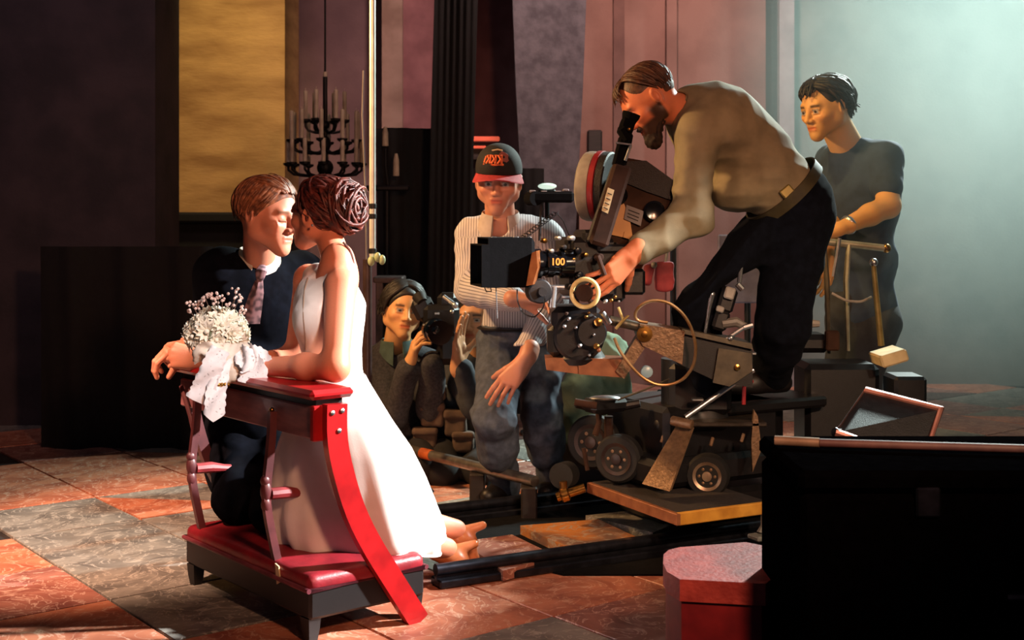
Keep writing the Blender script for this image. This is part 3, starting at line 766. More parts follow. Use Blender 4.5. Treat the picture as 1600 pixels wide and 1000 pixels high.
b = MB(); b.sphere(BQ, (.070,.066,.052), 14, 10); b.tube([BQ+V(0,0,-.03),BQ+V(.005,.0,-.07)],[.035,.022],10); b.build('greenery', M_leaf, bq)
for k in range(17):
    a = PI*(.12+.76*k/16)+RNG.normal()*.06; e = BQ+V(math.cos(a)*.086,(RNG.random()-.6)*.07,.040+math.sin(a)*.048+RNG.random()*.03*(1 if k%3 else 1.8)); s0 = BQ+V(math.cos(a)*.05,0,.03)
    b = MB(); b.tube([s0,lerp(s0,e,.5)+rd((0,0,.004),.003),e], .0012, 5); sp = b.build('bud_spray', M_stem, bq)
    b = MB()
    for q in range(5): b.sphere(e+RNG.normal(size=3)*.0065, .0036+.0014*RNG.random(), 7, 5)
    b.build('bud', mat('bud_pearl','e6d0ca','c9a79e',rough=.35), sp)
for k in range(9):
    a = 2*PI*k/9; d = nrm(V(math.cos(a), -.4+.3*math.sin(3*a), .5*math.sin(a)-.2)); p = BQ+V(.075,.07,.05)*d; s_ = nrm(np.cross(d,(0.2,1,.3))); t_ = np.cross(d,s_)
    b = MB(); b.add([p, p+s_*.012+t_*.02+d*.006, p+t_*.045+d*.002, p-s_*.012+t_*.02+d*.006],[(0,1,2,3)]); b.build('leaf', M_leaf, bq)
def lace():
    m = bpy.data.materials.new('lace'); m.use_nodes = True; N = m.node_tree.nodes; L = m.node_tree.links; b = N['Principled BSDF']; b.inputs['Roughness'].default_value = .7
    tc = N.new('ShaderNodeTexCoord'); v = N.new('ShaderNodeTexVoronoi'); v.inputs['Scale'].default_value = 95; v.feature = 'DISTANCE_TO_EDGE'; L.new(tc.outputs['Object'], v.inputs['Vector'])
    n = N.new('ShaderNodeTexNoise'); n.inputs['Scale'].default_value = 38; L.new(tc.outputs['Object'], n.inputs['Vector'])
    a = N.new('ShaderNodeMath'); a.operation = 'MULTIPLY'; L.new(v.outputs['Distance'], a.inputs[0]); L.new(n.outputs['Fac'], a.inputs[1])
    r = N.new('ShaderNodeValToRGB'); r.color_ramp.elements[0].position = .16; r.color_ramp.elements[0].color = (1,1,1,1); r.color_ramp.elements[1].position = .24; r.color_ramp.elements[1].color = (.45,.45,.45,1)
    L.new(a.outputs[0], r.inputs[0]); L.new(r.outputs[0], b.inputs['Alpha']); b.inputs['Base Color'].default_value = (.92,.91,.95,1); MATS['lace'] = m; return m
M_lace = lace()
def ribbon(pts, wid, name, m, thick=.0025, rip=.006, point=False, seg=26):
    p = curve([np.asarray(q) for q in pts], seg); b = MB(); ra, rb = [], []
    for i in range(len(p)):
        t = nrm(p[min(i+1,len(p)-1)]-p[max(i-1,0)]); s_ = nrm(np.cross(t,(0,1,0))); f = i/(len(p)-1); n_ = np.cross(s_,t)
        w_ = (wid[0]+(wid[1]-wid[0])*f)*(1+.07*math.sin(i*1.9)); row = []
        for k in range(7):
            u = k/6-.5; pp = p[i]+s_*u*w_+n_*rip*math.sin(u*7+i*.5)
            if point and f > .8: pp = pp+t*(.5-abs(u))*wid[1]*.7*(f-.8)/.2
            row.append(pp)
        ra.append(row); rb.append([q+n_*thick for q in row])
    rings = [ra[i]+rb[i][::-1] for i in range(len(p))]
    b.loft(rings, closed=True, cap=True); return b.build(name, m, bq, smooth=70)
Yb = 3.63
ribbon([P(345,545,Yb),P(330,575,Yb-.01),P(318,610,Yb),P(308,628,Yb)], (.055,.075), 'lace_ribbon', M_lace)
ribbon([P(352,548,Yb+.02),P(342,590,Yb),P(336,625,Yb-.015),P(334,648,Yb-.02)], (.05,.060), 'lace_ribbon', M_lace, point=True)
ribbon([P(372,550,Yb+.01),P(388,562,Yb-.015),P(398,578,Yb-.02),P(394,600,Yb-.02)], (.05,.085), 'lace_ribbon', M_lace)
ribbon([P(385,552,Yb),P(403,560,Yb-.01),P(412,572,Yb-.01),P(414,588,Yb)], (.06,.07), 'lace_ribbon', M_lace)
ribbon([P(318,566,3.66),P(312,552,3.64),P(326,545,3.64),P(345,552,3.65)], (.05,.045), 'satin_bow', M_satin)
F = Field(); F.cone(P(352,556,3.68),P(350,592,3.66),.042,.020,k=.02); F.cone(P(380,552,3.67),P(366,585,3.66),.030,.022,k=.02); F.disp(folds(.004,90,3))
cloth_obj(bq, F, .004, 'satin_wrap', M_satin)
b = MB()
for k in range(4): b.sphere(P(342+k*5,601,3.63), .006, 8, 6)
b.build('gold_beads', M_brass, bq)
# ------------------------------------------------------------------ film camera
M_blk = mat('camera_black', '121216', '0a0a0d', rough=.42, scale=60, bump=.15, bscale=300)
M_blkgloss = mat('gloss_black', '0c0c0f', '08080a', rough=.18, scale=40)
M_leather = mat('black_leatherette', '17161a', '0d0c0f', rough=.6, scale=90, bump=.6, bscale=260)
M_tan = mat('tan_enamel', 'b98544', 'a8763a', rough=.4, scale=12)
M_brown = mat('brown_enamel', '3c281f', '2c1d16', rough=.8, spec=.15, scale=16)
M_rim = mat('reel_grey', '9a9690', '827e78', rough=.45, scale=20)
M_redp = mat('red_paint', '9a2a30', '80222a', rough=.45)
M_label = mat('label_cream', 'd6c69a', 'c2ae80', rough=.7)
M_lgrey = mat('label_grey', '7c7678', '6a6466', rough=.7)
M_ink = mat('label_ink', '2a2420', '1c1816', rough=.8)
M_copper = mat('copper_enamel', 'a06a4a', '84543a', rough=.38, metal=.35, scale=26, bump=.1)
M_bronze = mat('bronze_hammered', '8a6e54', '6d5540', rough=.4, metal=.45, scale=60, bump=.4, bscale=120)
M_olive = mat('olive_metal', '5d5648', '464036', rough=.45, metal=.4, scale=20, bump=.1)
M_rubber = mat('black_rubber', '0e0d0e', '080708', rough=.75, bump=.2)
M_yel = mat('worn_yellow_edge', 'd09a3c', 'b07a28', rough=.5, scale=14, bump=.2)
M_carpet = mat('grip_tape', '2a2220', '181312', rough=.95, scale=80, bump=.5, bscale=200)
M_mark = mat('orange_marking', 'e08a30', 'd07a24', rough=.5)  # flat orange print colour of the lens marking
CF, CS = nrm(V(-.972,-.235,0)), nrm(V(.235,-.972,0)); CRM = np.stack([CF,CS,V(0,0,1)],1)
fc = empty('film_camera', P(905,470,4.32), 'black film camera with square matte box, round film magazine and long brown viewfinder', 'film camera')
def CP(px,py,Y,d=0): return P(px,py,Y)+CS*d
mb = P(789,409,4.22); b = MB()                    # hollow hood, flaring to the front
def frame_ring(c, w_, h_, f_): return [c+CF*f_+CS*sx*w_/2+V(0,0,sz*h_/2) for sx,sz in ((-1,-1),(1,-1),(1,1),(-1,1))]
b.loft([frame_ring(mb,.13,.13,-.085),frame_ring(mb,.165,.162,-.07),frame_ring(mb,.168,.162,.075),frame_ring(mb,.160,.155,.075),frame_ring(mb,.12,.12,-.06)], cap=True)
M_matte = mat('matte_hood','070709','040405',rough=.95,spec=.1,scale=60,bump=.1)
mbo = b.build('matte_box', M_matte, fc, smooth=10)
b = MB(); b.loft([frame_ring(mb+V(0,0,-.010),.178,.138,.070),frame_ring(mb+V(0,0,-.010),.182,.138,.098),frame_ring(mb+V(0,0,-.010),.172,.130,.098),frame_ring(mb+V(0,0,-.010),.168,.128,.070)], cap=False); b.build('hood_flange', M_matte, mbo, smooth=10)
b = MB(); b.prism([CP(822,447,4.13),CP(832,445,4.13),CP(840,418,4.13),CP(838,392,4.13),CP(831,395,4.13)], (.012,.06,0)); b.build('brass_plate', mat('red_brass','b06a3a','8a4c28',rough=.3,metal=.7), mbo)  # plate in a redder brass
for px in (772,806,826):
    b = MB(); b.box(P(px,372,4.2), (.020,.02,.010), bev=.003); b.build('latch', M_steel, mbo)
la = P(838,412,4.24); b = MB()
b.lathe(la, -CF, [(-.03,.046),(.0,.050),(.012,.050),(.014,.043),(.03,.043),(.032,.047),(.055,.047),(.057,.041),(.075,.041),(.077,.050),(.10,.050),(.12,.052)], 28); b.build('lens', M_blkgloss, fc)
cu = bpy.data.curves.new('focal_marking','FONT'); cu.body = '100'; cu.size = .032; cu.extrude = .0008; cu.align_x = 'CENTER'; cu.align_y = 'CENTER'; cu.offset = .0008
to = bpy.data.objects.new('marking_source', cu); COL.objects.link(to); cu.materials.append(M_mark)
bpy.context.view_layer.update(); me_ = bpy.data.meshes.new_from_object(to.evaluated_get(bpy.context.evaluated_depsgraph_get())); bpy.data.objects.remove(to)
me_.materials.clear(); me_.materials.append(M_mark); to = bpy.data.objects.new('focal_marking', me_); COL.objects.link(to); to.parent = fc
tl = P(868,409,4.20)+CS*.028; to.location = tuple(tl-base_loc(fc)); to.rotation_euler = Matrix(np.stack([-CF,V(0,0,1),CS],1).tolist()).to_euler()
MB().box(tl-CS*.006, (.062,.012,.036), R=CRM, bev=.003).build('distance_scale', M_blkgloss, fc)
b = MB(); b.lathe(P(842,455,4.20), CS, [(-.03,.040),(.02,.040),(.024,.036),(.026,.012)], 24); b.lathe(P(842,455,4.20), CS, [(.02,.014),(.05,.014)], 14); b.build('follow_focus', M_blk, fc)
b = MB(); b.box(P(918,418,4.34), (.165,.15,.20), R=CRM, bev=.014); b.box(P(895,384,4.33),(.09,.13,.06),R=CRM,bev=.01); b.box(P(925,375,4.33),(.10,.12,.07),R=CRM,bev=.01); b.build('camera_body', M_blk, fc)
for i,(px,py,r,m) in enumerate(((893,372,.010,M_steel),(902,392,.012,M_blkgloss),(861,392,.008,M_steel),(880,386,.009,M_blk),(905,430,.013,M_blkgloss),(936,402,.013,M_brown),(895,405,.006,M_brass),(941,428,.008,M_steel),(872,372,.008,M_steel),(850,376,.009,M_brass),(889,448,.010,M_blk),(914,398,.008,M_brass))):
    b = MB(); b.lathe(P(px,py,4.235), CS, [(-.02,r),(.012,r),(.016,r*.8),(.017,r*.3)], 14); b.build('knob', m, fc)
b = MB(); b.tube([P(934,400,4.2),P(945,430,4.2)], .008, 8); b.build('side_lever', M_brown, fc)
# film magazine: drum seen edge on, case behind it
dax = nrm(V(.93,-.37,-.06)); dc = P(943,292,4.44)
def drum(prof, name, m): b = MB(); b.lathe(dc, dax, prof, 40); b.build(name, m, fc, smooth=30)
drum([(0,.120),(.002,.123),(.026,.123),(.030,.116),(.024,.03)], 'magazine_drum', M_leather)
drum([(-.022,.120),(-.020,.125),(-.002,.125),(0,.119)], 'magazine_band', M_redp)
drum([(-.075,.03),(-.072,.106),(-.064,.118),(-.05,.122),(-.024,.122),(-.022,.118)], 'magazine_cover', M_rim)
mg = [(966,264),(982,247),(1010,252),(1056,285),(1060,318),(1048,352),(1022,392),(934,374)]
b = MB(); b.prism([P(x,y,4.36) for x,y in mg], (.02,.16,0)); mgo = b.build('magazine_case', M_brown, fc, smooth=20)
b = MB(); b.prism([P(x,y,4.350) for x,y in [(975,252),(1010,251),(1057,285),(1059,316),(1012,300),(976,285)]], (.0,.012,0)); b.build('case_leather', M_leather, mgo)
b = MB(); b.prism([P(x,y,4.352) for x,y in [(945,326),(975,318),(984,340),(989,374),(942,364)]], (.0,.012,0)); b.build('case_panel', M_tan, mgo)
for px,py,r in ((966,305,.032),(1022,330,.036)):
    b = MB(); b.lathe(P(px,py,4.35), V(0,-1,0), [(-.02,r),(.010,r),(.013,r*.8),(.009,r*.3)], 24); b.build('hub_cap', M_blkgloss, mgo)
b = MB(); b.prism([P(x,y,4.347) for x,y in [(966,281),(976,298),(964,297)]],(0,.006,0)); b.build('red_flag', M_redp, mgo)
def plate(parent, poly, Y, m, lines, name='label'):
    b = MB(); b.prism([P(x,y,Y) for x,y in poly],(0,.004,0)); o = b.build(name, m, parent)
    p = [np.array(q,float) for q in poly]
    for t in lines:
        a_, c_ = p[0]*(1-t)+p[3]*t, p[1]*(1-t)+p[2]*t; a2, c2 = a_*.86+c_*.14, a_*.2+c_*.8
        b = MB(); q = [P(*a2,Y-.0012),P(*c2,Y-.0012),P(c2[0],c2[1]+1.6,Y-.0012),P(a2[0],a2[1]+1.6,Y-.0012)]; b.prism(q,(0,.001,0)); b.build('print_line', M_ink, o)
plate(mgo, [(979,320),(1006,330),(1001,353),(975,342)], 4.345, M_lgrey, (.25,.5,.72))
plate(mgo, [(976,362),(987,365),(985,374),(974,371)], 4.345, M_tan, ())
# viewfinder tube up to the operator's eye
def bar(b, pa, pb, Ya, Yb_, wid, dep):
    a_, c_ = P(*pa,Ya), P(*pb,Yb_); z = nrm(c_-a_); x = nrm(np.cross(z,(0,1,0))); y = np.cross(z,x)
    b.box((a_+c_)/2,(wid,dep,np.linalg.norm(c_-a_)),R=np.stack([x,y,z],1),bev=min(wid,dep)*.2)
b = MB(); bar(b,(934,384),(973,258),4.24,4.27,.064,.05); vf = b.build('viewfinder_tube', M_brown, fc)
b = MB(); bar(b,(922,380),(962,262),4.27,4.30,.030,.05); b.build('tube_cover', M_leather, vf)
b = MB(); bar(b,(966,262),(978,214),4.27,4.28,.046,.042); b.build('eyepiece_barrel', M_matte, vf)
b = MB(); bar(b,(969,214),(984,205),4.27,4.27,.062,.055); bar(b,(975,210),(983,186),4.27,4.28,.048,.05); a_, c_ = P(982,192,4.28), P(986,180,4.28); b.lathe(a_, c_-a_, [(-.01,.020),(.012,.026),(.022,.030),(.034,.031),(.034,.02)], 22); b.build('eyecup', M_matte, vf)
b = MB(); b.tube([P(962,223,4.235),P(986,226,4.235)], .0035, 8); b.tube([P(986,226,4.235),P(977,251,4.235)], .005, 8); b.build('chrome_clip', M_steel, vf)
b = MB(); b.lathe(P(983,202,4.235),(0,-1,0),[(0,.006),(.006,.006),(.008,.002)],10); b.build('screw', M_brass, vf)
plate(vf, [(950,293),(960,297),(950,334),(940,329)], 4.205, M_label, (.2,.42,.62,.82))
b = MB(); b.box(P(955,388,4.33),(.13,.12,.03),R=CRM,bev=.008); b.build('magazine_throat', M_blk, fc)
# small monitor on a rod, coiled cable
b = MB(); b.box(P(862,308,4.22), (.145,.085,.036), bev=.008); b.cyl(P(828,310,4.22),P(838,310,4.18),.024,14); mo = b.build('monitor', M_matte, fc)
for px,py in ((832,299),(850,300),(872,300),(884,297)):
    b = MB(); b.box(P(px,py,4.20),(.020,.03,.008),bev=.002); b.build('monitor_button', M_lgrey, mo)
b = MB(); b.cyl(P(846,315,4.22),P(843,376,4.22),.0042,8); b.build('monitor_rod', M_blk, fc)
pts = [lerp(P(816,372,4.17),P(869,332,4.17),t)+.008*V(math.cos(t*76),math.sin(t*76)*.8,.9*math.sin(t*76)) for t in np.linspace(0,1,150)]
b = MB(); b.tube(pts,.0016,5); b.tube([P(869,332,4.17),P(880,345,4.2),P(890,370,4.25)],.002,5); b.build('coiled_cable', M_blk, fc)
b = MB(); b.cyl(P(775,448,4.14),P(777,498,4.12),.0022,6); b.tube([P(757,449,4.15),P(760,456,4.14),P(768,455,4.14),P(766,448,4.15)],.002,6); b.build('hanging_cord', M_blk, fc)
pts = [P(x,y,4.16) for x,y in ((808,452),(808,470),(816,490),(835,497),(850,480),(852,455))]; b = MB(); b.tube(curve(pts,30),.0026,6); b.build('loop_cable', M_blk, fc)
b = MB(); b.cyl(P(866,447,4.2),P(862,480,4.2),.012,12); b.cyl(P(852,449,4.2),P(882,449,4.2),.008,10); b.cyl(P(878,465,4.2),P(890,465,4.2),.006,8); b.build('support_rod', M_steel, fc)

# ------------------------------------------------------------------ geared head
gh = empty('geared_head', P(905,560,4.32), 'black geared camera head with cream handwheel under the film camera', 'geared head')
b = MB(); b.box(P(900,495,4.34),(.17,.18,.08),bev=.02); b.lathe(P(905,525,4.25),V(0,1,0),[(-.01,.075),(.0,.085),(.14,.085),(.15,.07)],30); b.box(P(880,530,4.34),(.11,.16,.11),bev=.02); b.lathe(P(925,520,4.2),V(0,1,0),[(0,.045),(.01,.05),(.05,.05)],24); b.lathe(P(905,558,4.32),V(0,0,1),[(-.02,.08),(.0,.09),(.03,.07)],28); b.build('housing', M_blk, gh)
b = MB(); b.box(P(955,452,4.4),(.09,.1,.08),bev=.012); b.box(P(985,440,4.44),(.10,.05,.09),bev=.01); b.build('gear_box', M_blk, gh)
hw = P(914,458,4.13); hx = nrm(V(-.35,-.93,.1)); e1 = nrm(np.cross(hx,(0,0,1))); e2 = np.cross(e1,hx)
b = MB(); b.tube([hw+.045*(math.cos(a)*e1+math.sin(a)*e2) for a in np.linspace(0,2*PI,40,endpoint=False)],.0075,10,closed=True); wo = b.build('handwheel', mat('cream_enamel','d8c48a','c2aa6c',rough=.3), gh)
b = MB(); b.lathe(hw+hx*-.05,hx,[(0,.012),(.03,.014),(.05,.028),(.062,.028),(.066,.010)],20)
for k in range(3): a = 2*PI*k/3; b.cyl(hw,hw+.044*(math.cos(a)*e1+math.sin(a)*e2),.005,8)
b.build('wheel_hub', M_brown, wo)
for px,py,r,m in ((967,471,.004,M_steel),(935,503,.014,M_brass),(916,495,.006,M_brass),(920,489,.005,M_brass),(889,498,.006,M_steel),(882,510,.006,M_steel),(906,540,.007,M_steel),(932,541,.010,M_brass),(936,547,.007,M_copper),(921,555,.005,M_steel),(885,490,.006,M_brown),(900,512,.005,M_steel),(928,523,.005,M_steel),(946,471,.008,M_steel),(955,469,.007,M_brass),(961,464,.006,M_brass)):
    b = MB(); b.lathe(P(px,py,4.18),V(-.1,-1,.05),[(-.06,r*.7),(-.004,r*.7),(-.003,r),(.008,r),(.012,r*.5)],12); b.build('knob', m, gh)
b = MB(); b.cyl(P(940,487,4.18),P(952,505,4.2),.010,10); b.build('tilt_lever', M_steel, gh)
b = MB(); b.tube([P(x,y,4.18) for x,y in ((966,480),(973,498),(982,493),(972,502),(962,514))],.005,8); b.build('bent_crank', mat('cream_metal','d0b878','b89c5c',rough=.3,metal=.5), gh)

# ------------------------------------------------------------------ dolly
dl = empty('camera_dolly', V(.55,4.5,0), 'wheeled camera dolly with bronze jib arm, chrome strut and yellow edged platform', 'camera dolly')
DT = nrm(V(.887,.462,0)); DN = nrm(V(-.462,.887,0)); DR = np.stack([DT,DN,V(0,0,1)],1)
def Dq(a,c,z): return V(.53,4.09,0)+DT*a+DN*c+V(0,0,z)          # dolly frame: along the track, across it, up
MB().box(Dq(.175,.26,.165),(.36,.54,.03),R=DR,bev=.004).build('platform', M_carpet, dl)
b = MB(); b.box(Dq(.175,-.012,.160),(.372,.018,.040),R=DR,bev=.003); b.build('platform_edge', M_yel, dl)
b = MB(); b.box(Dq(-.012,.255,.160),(.018,.555,.038),R=DR,bev=.003); b.build('platform_edge', M_copper, dl)
b = MB(); b.tube([Dq(.345,.0,.145),Dq(.345,.0,.10),Dq(.34,.0,.075)],[.012,.010,.020],8); b.box(Dq(.33,-.01,.065),(.08,.06,.016),R=DR,bev=.004); b.build('platform_bracket', M_rim, dl)
def box_px(b, poly, Y, dep): b.prism([P(x,y,Y) for x,y in poly],(0,dep,0))
b = MB(); b.box(V(.66,4.72,.36),(.50,.40,.20),R=DR,bev=.02); b.box(V(.66,4.70,.24),(.64,.46,.10),R=DR,bev=.02); b.build('chassis', M_blk, dl)
b = MB(); b.box(P(1122,653,4.55),(.29,.30,.016),bev=.004); b.build('deck_plate', mat('deck_steel','6a6058','4c443e',rough=.3,metal=.8,scale=30), dl)
b = MB(); b.prism([P(1057,664,4.40),P(1081,671,4.36),P(1046,768,4.20),P(1003,756,4.28)], V(.010,.012,.004)); b.build('wedge_plate', M_bronze, dl)
b = MB(); b.cyl(P(1049,657,4.38),P(1082,664,4.34),.017,14,bev=.003); b.build('hinge_roller', M_bronze, dl)
b = MB(); b.cyl(P(1071,652,4.36),P(1177,578,4.40),.010,12); b.build('chrome_strut', M_steel, dl)
b = MB(); box_px(b,[(852,560),(905,559),(908,585),(854,578)],4.25,.12); b.build('mount_plate', M_copper, dl)
b = MB(); box_px(b,[(903,559),(975,562),(973,590),(905,585)],4.24,.12); b.build('mount_plate', M_copper, dl)
b = MB(); box_px(b,[(962,580),(1002,514),(1012,520),(1010,540),(975,592)],4.23,.05); b.build('arm_link', M_bronze, dl)
b = MB(); box_px(b,[(1000,506),(1070,517),(1066,570),(1004,540),(998,525)],4.22,.16); arm = b.build('jib_arm_head', M_bronze, dl)
b = MB(); b.lathe(P(1007,522,4.22),V(0,-1,0),[(0,.026),(.006,.026),(.007,.010),(.012,.010),(.013,.004)],22); b.build('pivot_bolt', M_brass, arm)
b = MB(); box_px(b,[(1064,516),(1176,540),(1176,606),(1120,596),(1064,570)],4.27,.16); b.build('jib_arm', M_blk, dl)
b = MB(); box_px(b,[(1123,544),(1174,552),(1176,580),(1140,604),(1114,598)],4.255,.012); ep = b.build('arm_end_plate', M_olive, dl)
b = MB(); box_px(b,[(1066,514),(1175,537),(1176,546),(1066,521)],4.252,.19); b.build('arm_top_rail', M_olive, dl)
b = MB(); b.lathe(P(1152,574,4.25),V(0,-1,0),[(0,.010),(.004,.010),(.006,.004)],12); b.build('end_bolt', M_brass, ep)
ring = [P(x,y,4.17) for x,y in ((1012,504),(992,502),(990,490),(1000,476),(1020,468),(1045,472),(1066,488),(1080,510),(1088,540),(1085,570),(1070,592),(1048,602),(1025,602),(1003,590),(982,568),(966,545),(960,528))]
b = MB(); b.tube(curve(ring,60),.0052,8); b.build('brass_hose', mat('brass_hose','b8946a','9a7448',rough=.3,metal=.8), dl)
b = MB(); b.cyl(P(952,500,4.26),P(1004,512,4.26),.016,12); b.build('arm_rod', M_olive, dl)
# turntable column from deck to arm
b = MB(); b.cyl(V(.60,4.55,.42),V(.60,4.55,.62),.07,20); b.box(V(.66,4.55,.52),(.22,.16,.18),bev=.02); b.build('column', M_blk, dl)
b = MB(); b.lathe(P(1010,580,4.33),V(0,-1,0),[(0,.02),(.02,.02),(.024,.012)],14); b.build('valve', mat('pale_blue_metal','9fc0d0','88aabb',rough=.3), dl)
for px,py in ((1090,624),(1172,552)):
    b = MB(); b.box(P(px,py,4.4),(.04,.03,.010),bev=.003); b.build('bracket', M_steel, dl)
# clamps at the back of the arm
b = MB(); b.tube([P(1112,460,4.3),P(1108,480,4.3),P(1101,524,4.3)],[.012,.008,.005],8); b.sphere(P(1112,460,4.3),.013,10,7); b.build('clamp_lever', M_steel, dl)
b = MB(); b.box(P(1135,468,4.32),(.055,.06,.085),R=basis((0,1,0),(.3,0,1)),bev=.01); b.box(P(1125,500,4.32),(.05,.06,.07),R=basis((0,1,0),(.3,0,1)),bev=.01); cl = b.build('clamp_block', M_blk, dl)
b = MB(); b.box(P(1140,458,4.28),(.034,.02,.040),R=basis((0,1,0),(.3,0,1)),bev=.005); b.box(P(1125,483,4.28),(.026,.02,.020),R=basis((0,1,0),(.4,0,1)),bev=.004); b.build('clamp_face', M_rim, cl)
b = MB(); b.tube([P(1128,506,4.3),P(1150,503,4.3),P(1168,512,4.3)],[.016,.018,.012],10); b.build('handgrip', mat('grey_grip','77726c','5f5a55',rough=.5), dl)
b = MB(); b.cyl(P(1135,530,4.26),P(1162,512,4.26),.007,8); b.cyl(P(1162,512,4.26),P(1176,508,4.26),.009,8); b.sphere(P(1142,528,4.25),.010); b.build('pan_lever', M_steel, dl)
b = MB(); b.cyl(P(1155,442,4.34),P(1158,415,4.36),.008,8); b.cyl(P(1152,444,4.3),P(1160,452,4.3),.010,8); b.build('upright_pin', M_steel, dl)
# wheels
def wheel(c, ax, r, name='wheel', m=M_rim, tyre=M_rubber, wd=.06):
    ax = nrm(ax); b = MB(); b.lathe(c-ax*wd/2, ax, [(0,r*.62),(.0,r*.9),(.012,r),(wd-.012,r),(wd,r*.9),(wd,r*.62)], 32); t = b.build(name, tyre, dl)
    b = MB(); b.lathe(c+ax*(wd/2-.012), ax, [(0,r*.66),(.016,r*.66),(.012,r*.52),(.004,r*.48),(.004,r*.24),(.018,r*.22),(.020,r*.1)], 28); rimo = b.build('rim', m, t)
    x = nrm(np.cross(ax,(0,0,1))); y = np.cross(x,ax)
    for k in range(6):
        a = 2*PI*k/6; q = c+ax*(wd/2-.008)+r*.36*(math.cos(a)*x+math.sin(a)*y); b = MB(); b.lathe(q,ax,[(0,r*.07),(.008,r*.07),(.009,r*.03)],8); b.build('lug_nut', M_bronze, rimo)
WX = nrm(V(-.45,-.88,.05)); M_wheelrim = mat('wheel_rim','b09a84','8a7460',rough=.35,metal=.6)
wheel(P(1106,742,4.42), nrm(V(-.25,-.96,.0)), .075, m=M_wheelrim); M_wd = mat('dark_wheel','3a2a24','281c18',rough=.4,metal=.3)
wheel(P(928,690,4.66), WX, .098, m=M_wd); wheel(P(968,716,4.50), WX, .085, m=M_wd)
wheel(V(.95,5.0,.10), WX, .085, m=M_brown)
b = MB(); b.tube([P(935,634,4.56),P(936,660,4.56),P(930,680,4.55)],[.014,.010,.012],10); b.tube([P(951,650,4.58),P(951,690,4.58)],.016,10); b.tube([P(918,735,4.53),P(912,700,4.54)],.008,8); b.build('wheel_fork', M_brown, dl)
b = MB(); b.tube([P(900,632,4.5),P(940,640,4.52),P(1000,630,4.5)],[.012,.020,.014],10); b.box(P(945,632,4.5),(.15,.09,.05),R=DR,bev=.015); b.cyl(P(902,630,4.46),P(930,634,4.46),.012,10); b.build('axle_housing', M_blk, dl)
b = MB(); b.cyl(P(898,628,4.44),P(932,634,4.44),.013,12); b.build('axle_stub', M_brown, dl)
b = MB(); b.sphere(P(945,622,4.47),(.055,.03,.010),14,8); b.build('axle_cap', M_steel, dl)
b = MB(); b.tube([P(965,625,4.44),P(1010,608,4.44),P(1046,592,4.42)],.0035,6); b.build('cable_stay', M_olive, dl)
# brass coupling at the platform's corner, small rubber roller
b = MB(); b.cyl(P(870,777,4.5),P(914,762,4.5),.016,14); b.lathe(P(878,774,4.5),nrm(P(914,762,4.5)-P(870,777,4.5)),[(-.005,.020),(0,.026),(.022,.026),(.027,.020)],16); b.cyl(P(880,752,4.5),P(882,772,4.5),.014,12); b.build('brass_coupling', M_brass, dl)
b = MB(); b.lathe(P(882,742,4.56),WX,[(-.03,.03),(-.03,.046),(.03,.046),(.03,.02)],24); b.build('roller', M_rubber, dl)
for c_,nm in ((P(1112,690,4.4),'pin'),(P(1035,685,4.45),'pin'),(P(1160,684,4.42),'pin')):
    b = MB(); b.box(c_,(.012,.012,.032),R=basis((0,1,0),(.3,0,1)),bev=.003); b.build(nm, M_bronze, dl)
b = MB(); box_px(b,[(1178,640),(1184,650),(1190,702),(1176,738),(1174,690)],4.40,.02); b.build('side_gusset', M_bronze, dl)
b = MB(); b.cyl(P(1163,600,4.4),P(1162,632,4.4),.007,8); b.sphere(P(1174,596,4.4),.008); b.build('brake_pin', M_redp, dl)
b = MB(); b.box(V(.70,4.74,.10),(.60,.36,.10),R=DR,bev=.02); b.build('undercarriage', M_blk, dl)
b = MB(); b.box(V(.86,4.83,.44),(.46,.46,.04),R=DR,bev=.01); b.cyl(V(.86,4.83,.30),V(.86,4.83,.44),.16,20); b.build('standing_deck', M_blk, dl)

# ------------------------------------------------------------------ track and slabs between the rails
M_rail = mat('rail_black','3a3c46','282a32',rough=.30,metal=.8,scale=30)
def rail(label, c, L0, L1):
    r = empty('track_rail', V(*c,0), label, 'rail'); c3 = V(c[0],c[1],0)
    b = MB(); b.box(c3+DT*(L0+L1)/2+V(0,0,.014),(L1-L0,.075,.024),R=DR,bev=.004); b.build('rail_foot', M_rail, r)
    b = MB(); b.tube([c3+DT*L0+V(0,0,.052),c3+DT*L1+V(0,0,.052)],.019,12); b.box(c3+DT*(L0+L1)/2+V(0,0,.034),(L1-L0,.014,.03),R=DR); b.build('rail_head', M_rail, r)
M_shadesheet = mat('floor_shade_black','0c0b0c','070607',rough=.95,spec=.1,scale=30,bump=.3)  # black sheet laid as the floor shade around the rails
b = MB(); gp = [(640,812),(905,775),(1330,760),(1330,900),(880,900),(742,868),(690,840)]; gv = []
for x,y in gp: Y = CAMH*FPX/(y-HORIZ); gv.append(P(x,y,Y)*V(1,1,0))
b.prism(gv[::-1],(0,0,.006)); tag(b.build('shade_sheet', M_shadesheet), 'black sheet standing in for shade on the floor under the dolly track', 'cloth')
rail('far dark steel track rail running behind the bride to the dolly', (-.073,4.79), -.80, .95)
rail('near dark steel track rail beside the pale stone slabs', (.318,4.165), -.62, 1.5)
for i,(lab,poly,m) in enumerate((('pink stone slab lying by the bride\'s shoe at the near rail', [(722,847),(800,836),(868,869),(786,893)], TILE[1]),
        ('stone slab with rust and grey patches between the two rails', [(813,822),(935,812),(1012,848),(902,864)], None),
        ('pale grey stone slab under the dolly platform edge', [(915,806),(1000,797),(1058,818),(1020,833)], TILE[2]))):
    if m is None:
        m = marble('patched_slab','b8783c','6a5248','a09a90',4.0)
    pts = []
    for x,y in poly:
        Y = (CAMH-.035)*FPX/(y-HORIZ); pts.append(P(x,y,Y)-V(0,0,.03))
    b = MB(); b.prism(pts[::-1],(0,0,.032)); tag(b.build('stone_slab', m), lab, 'slab')
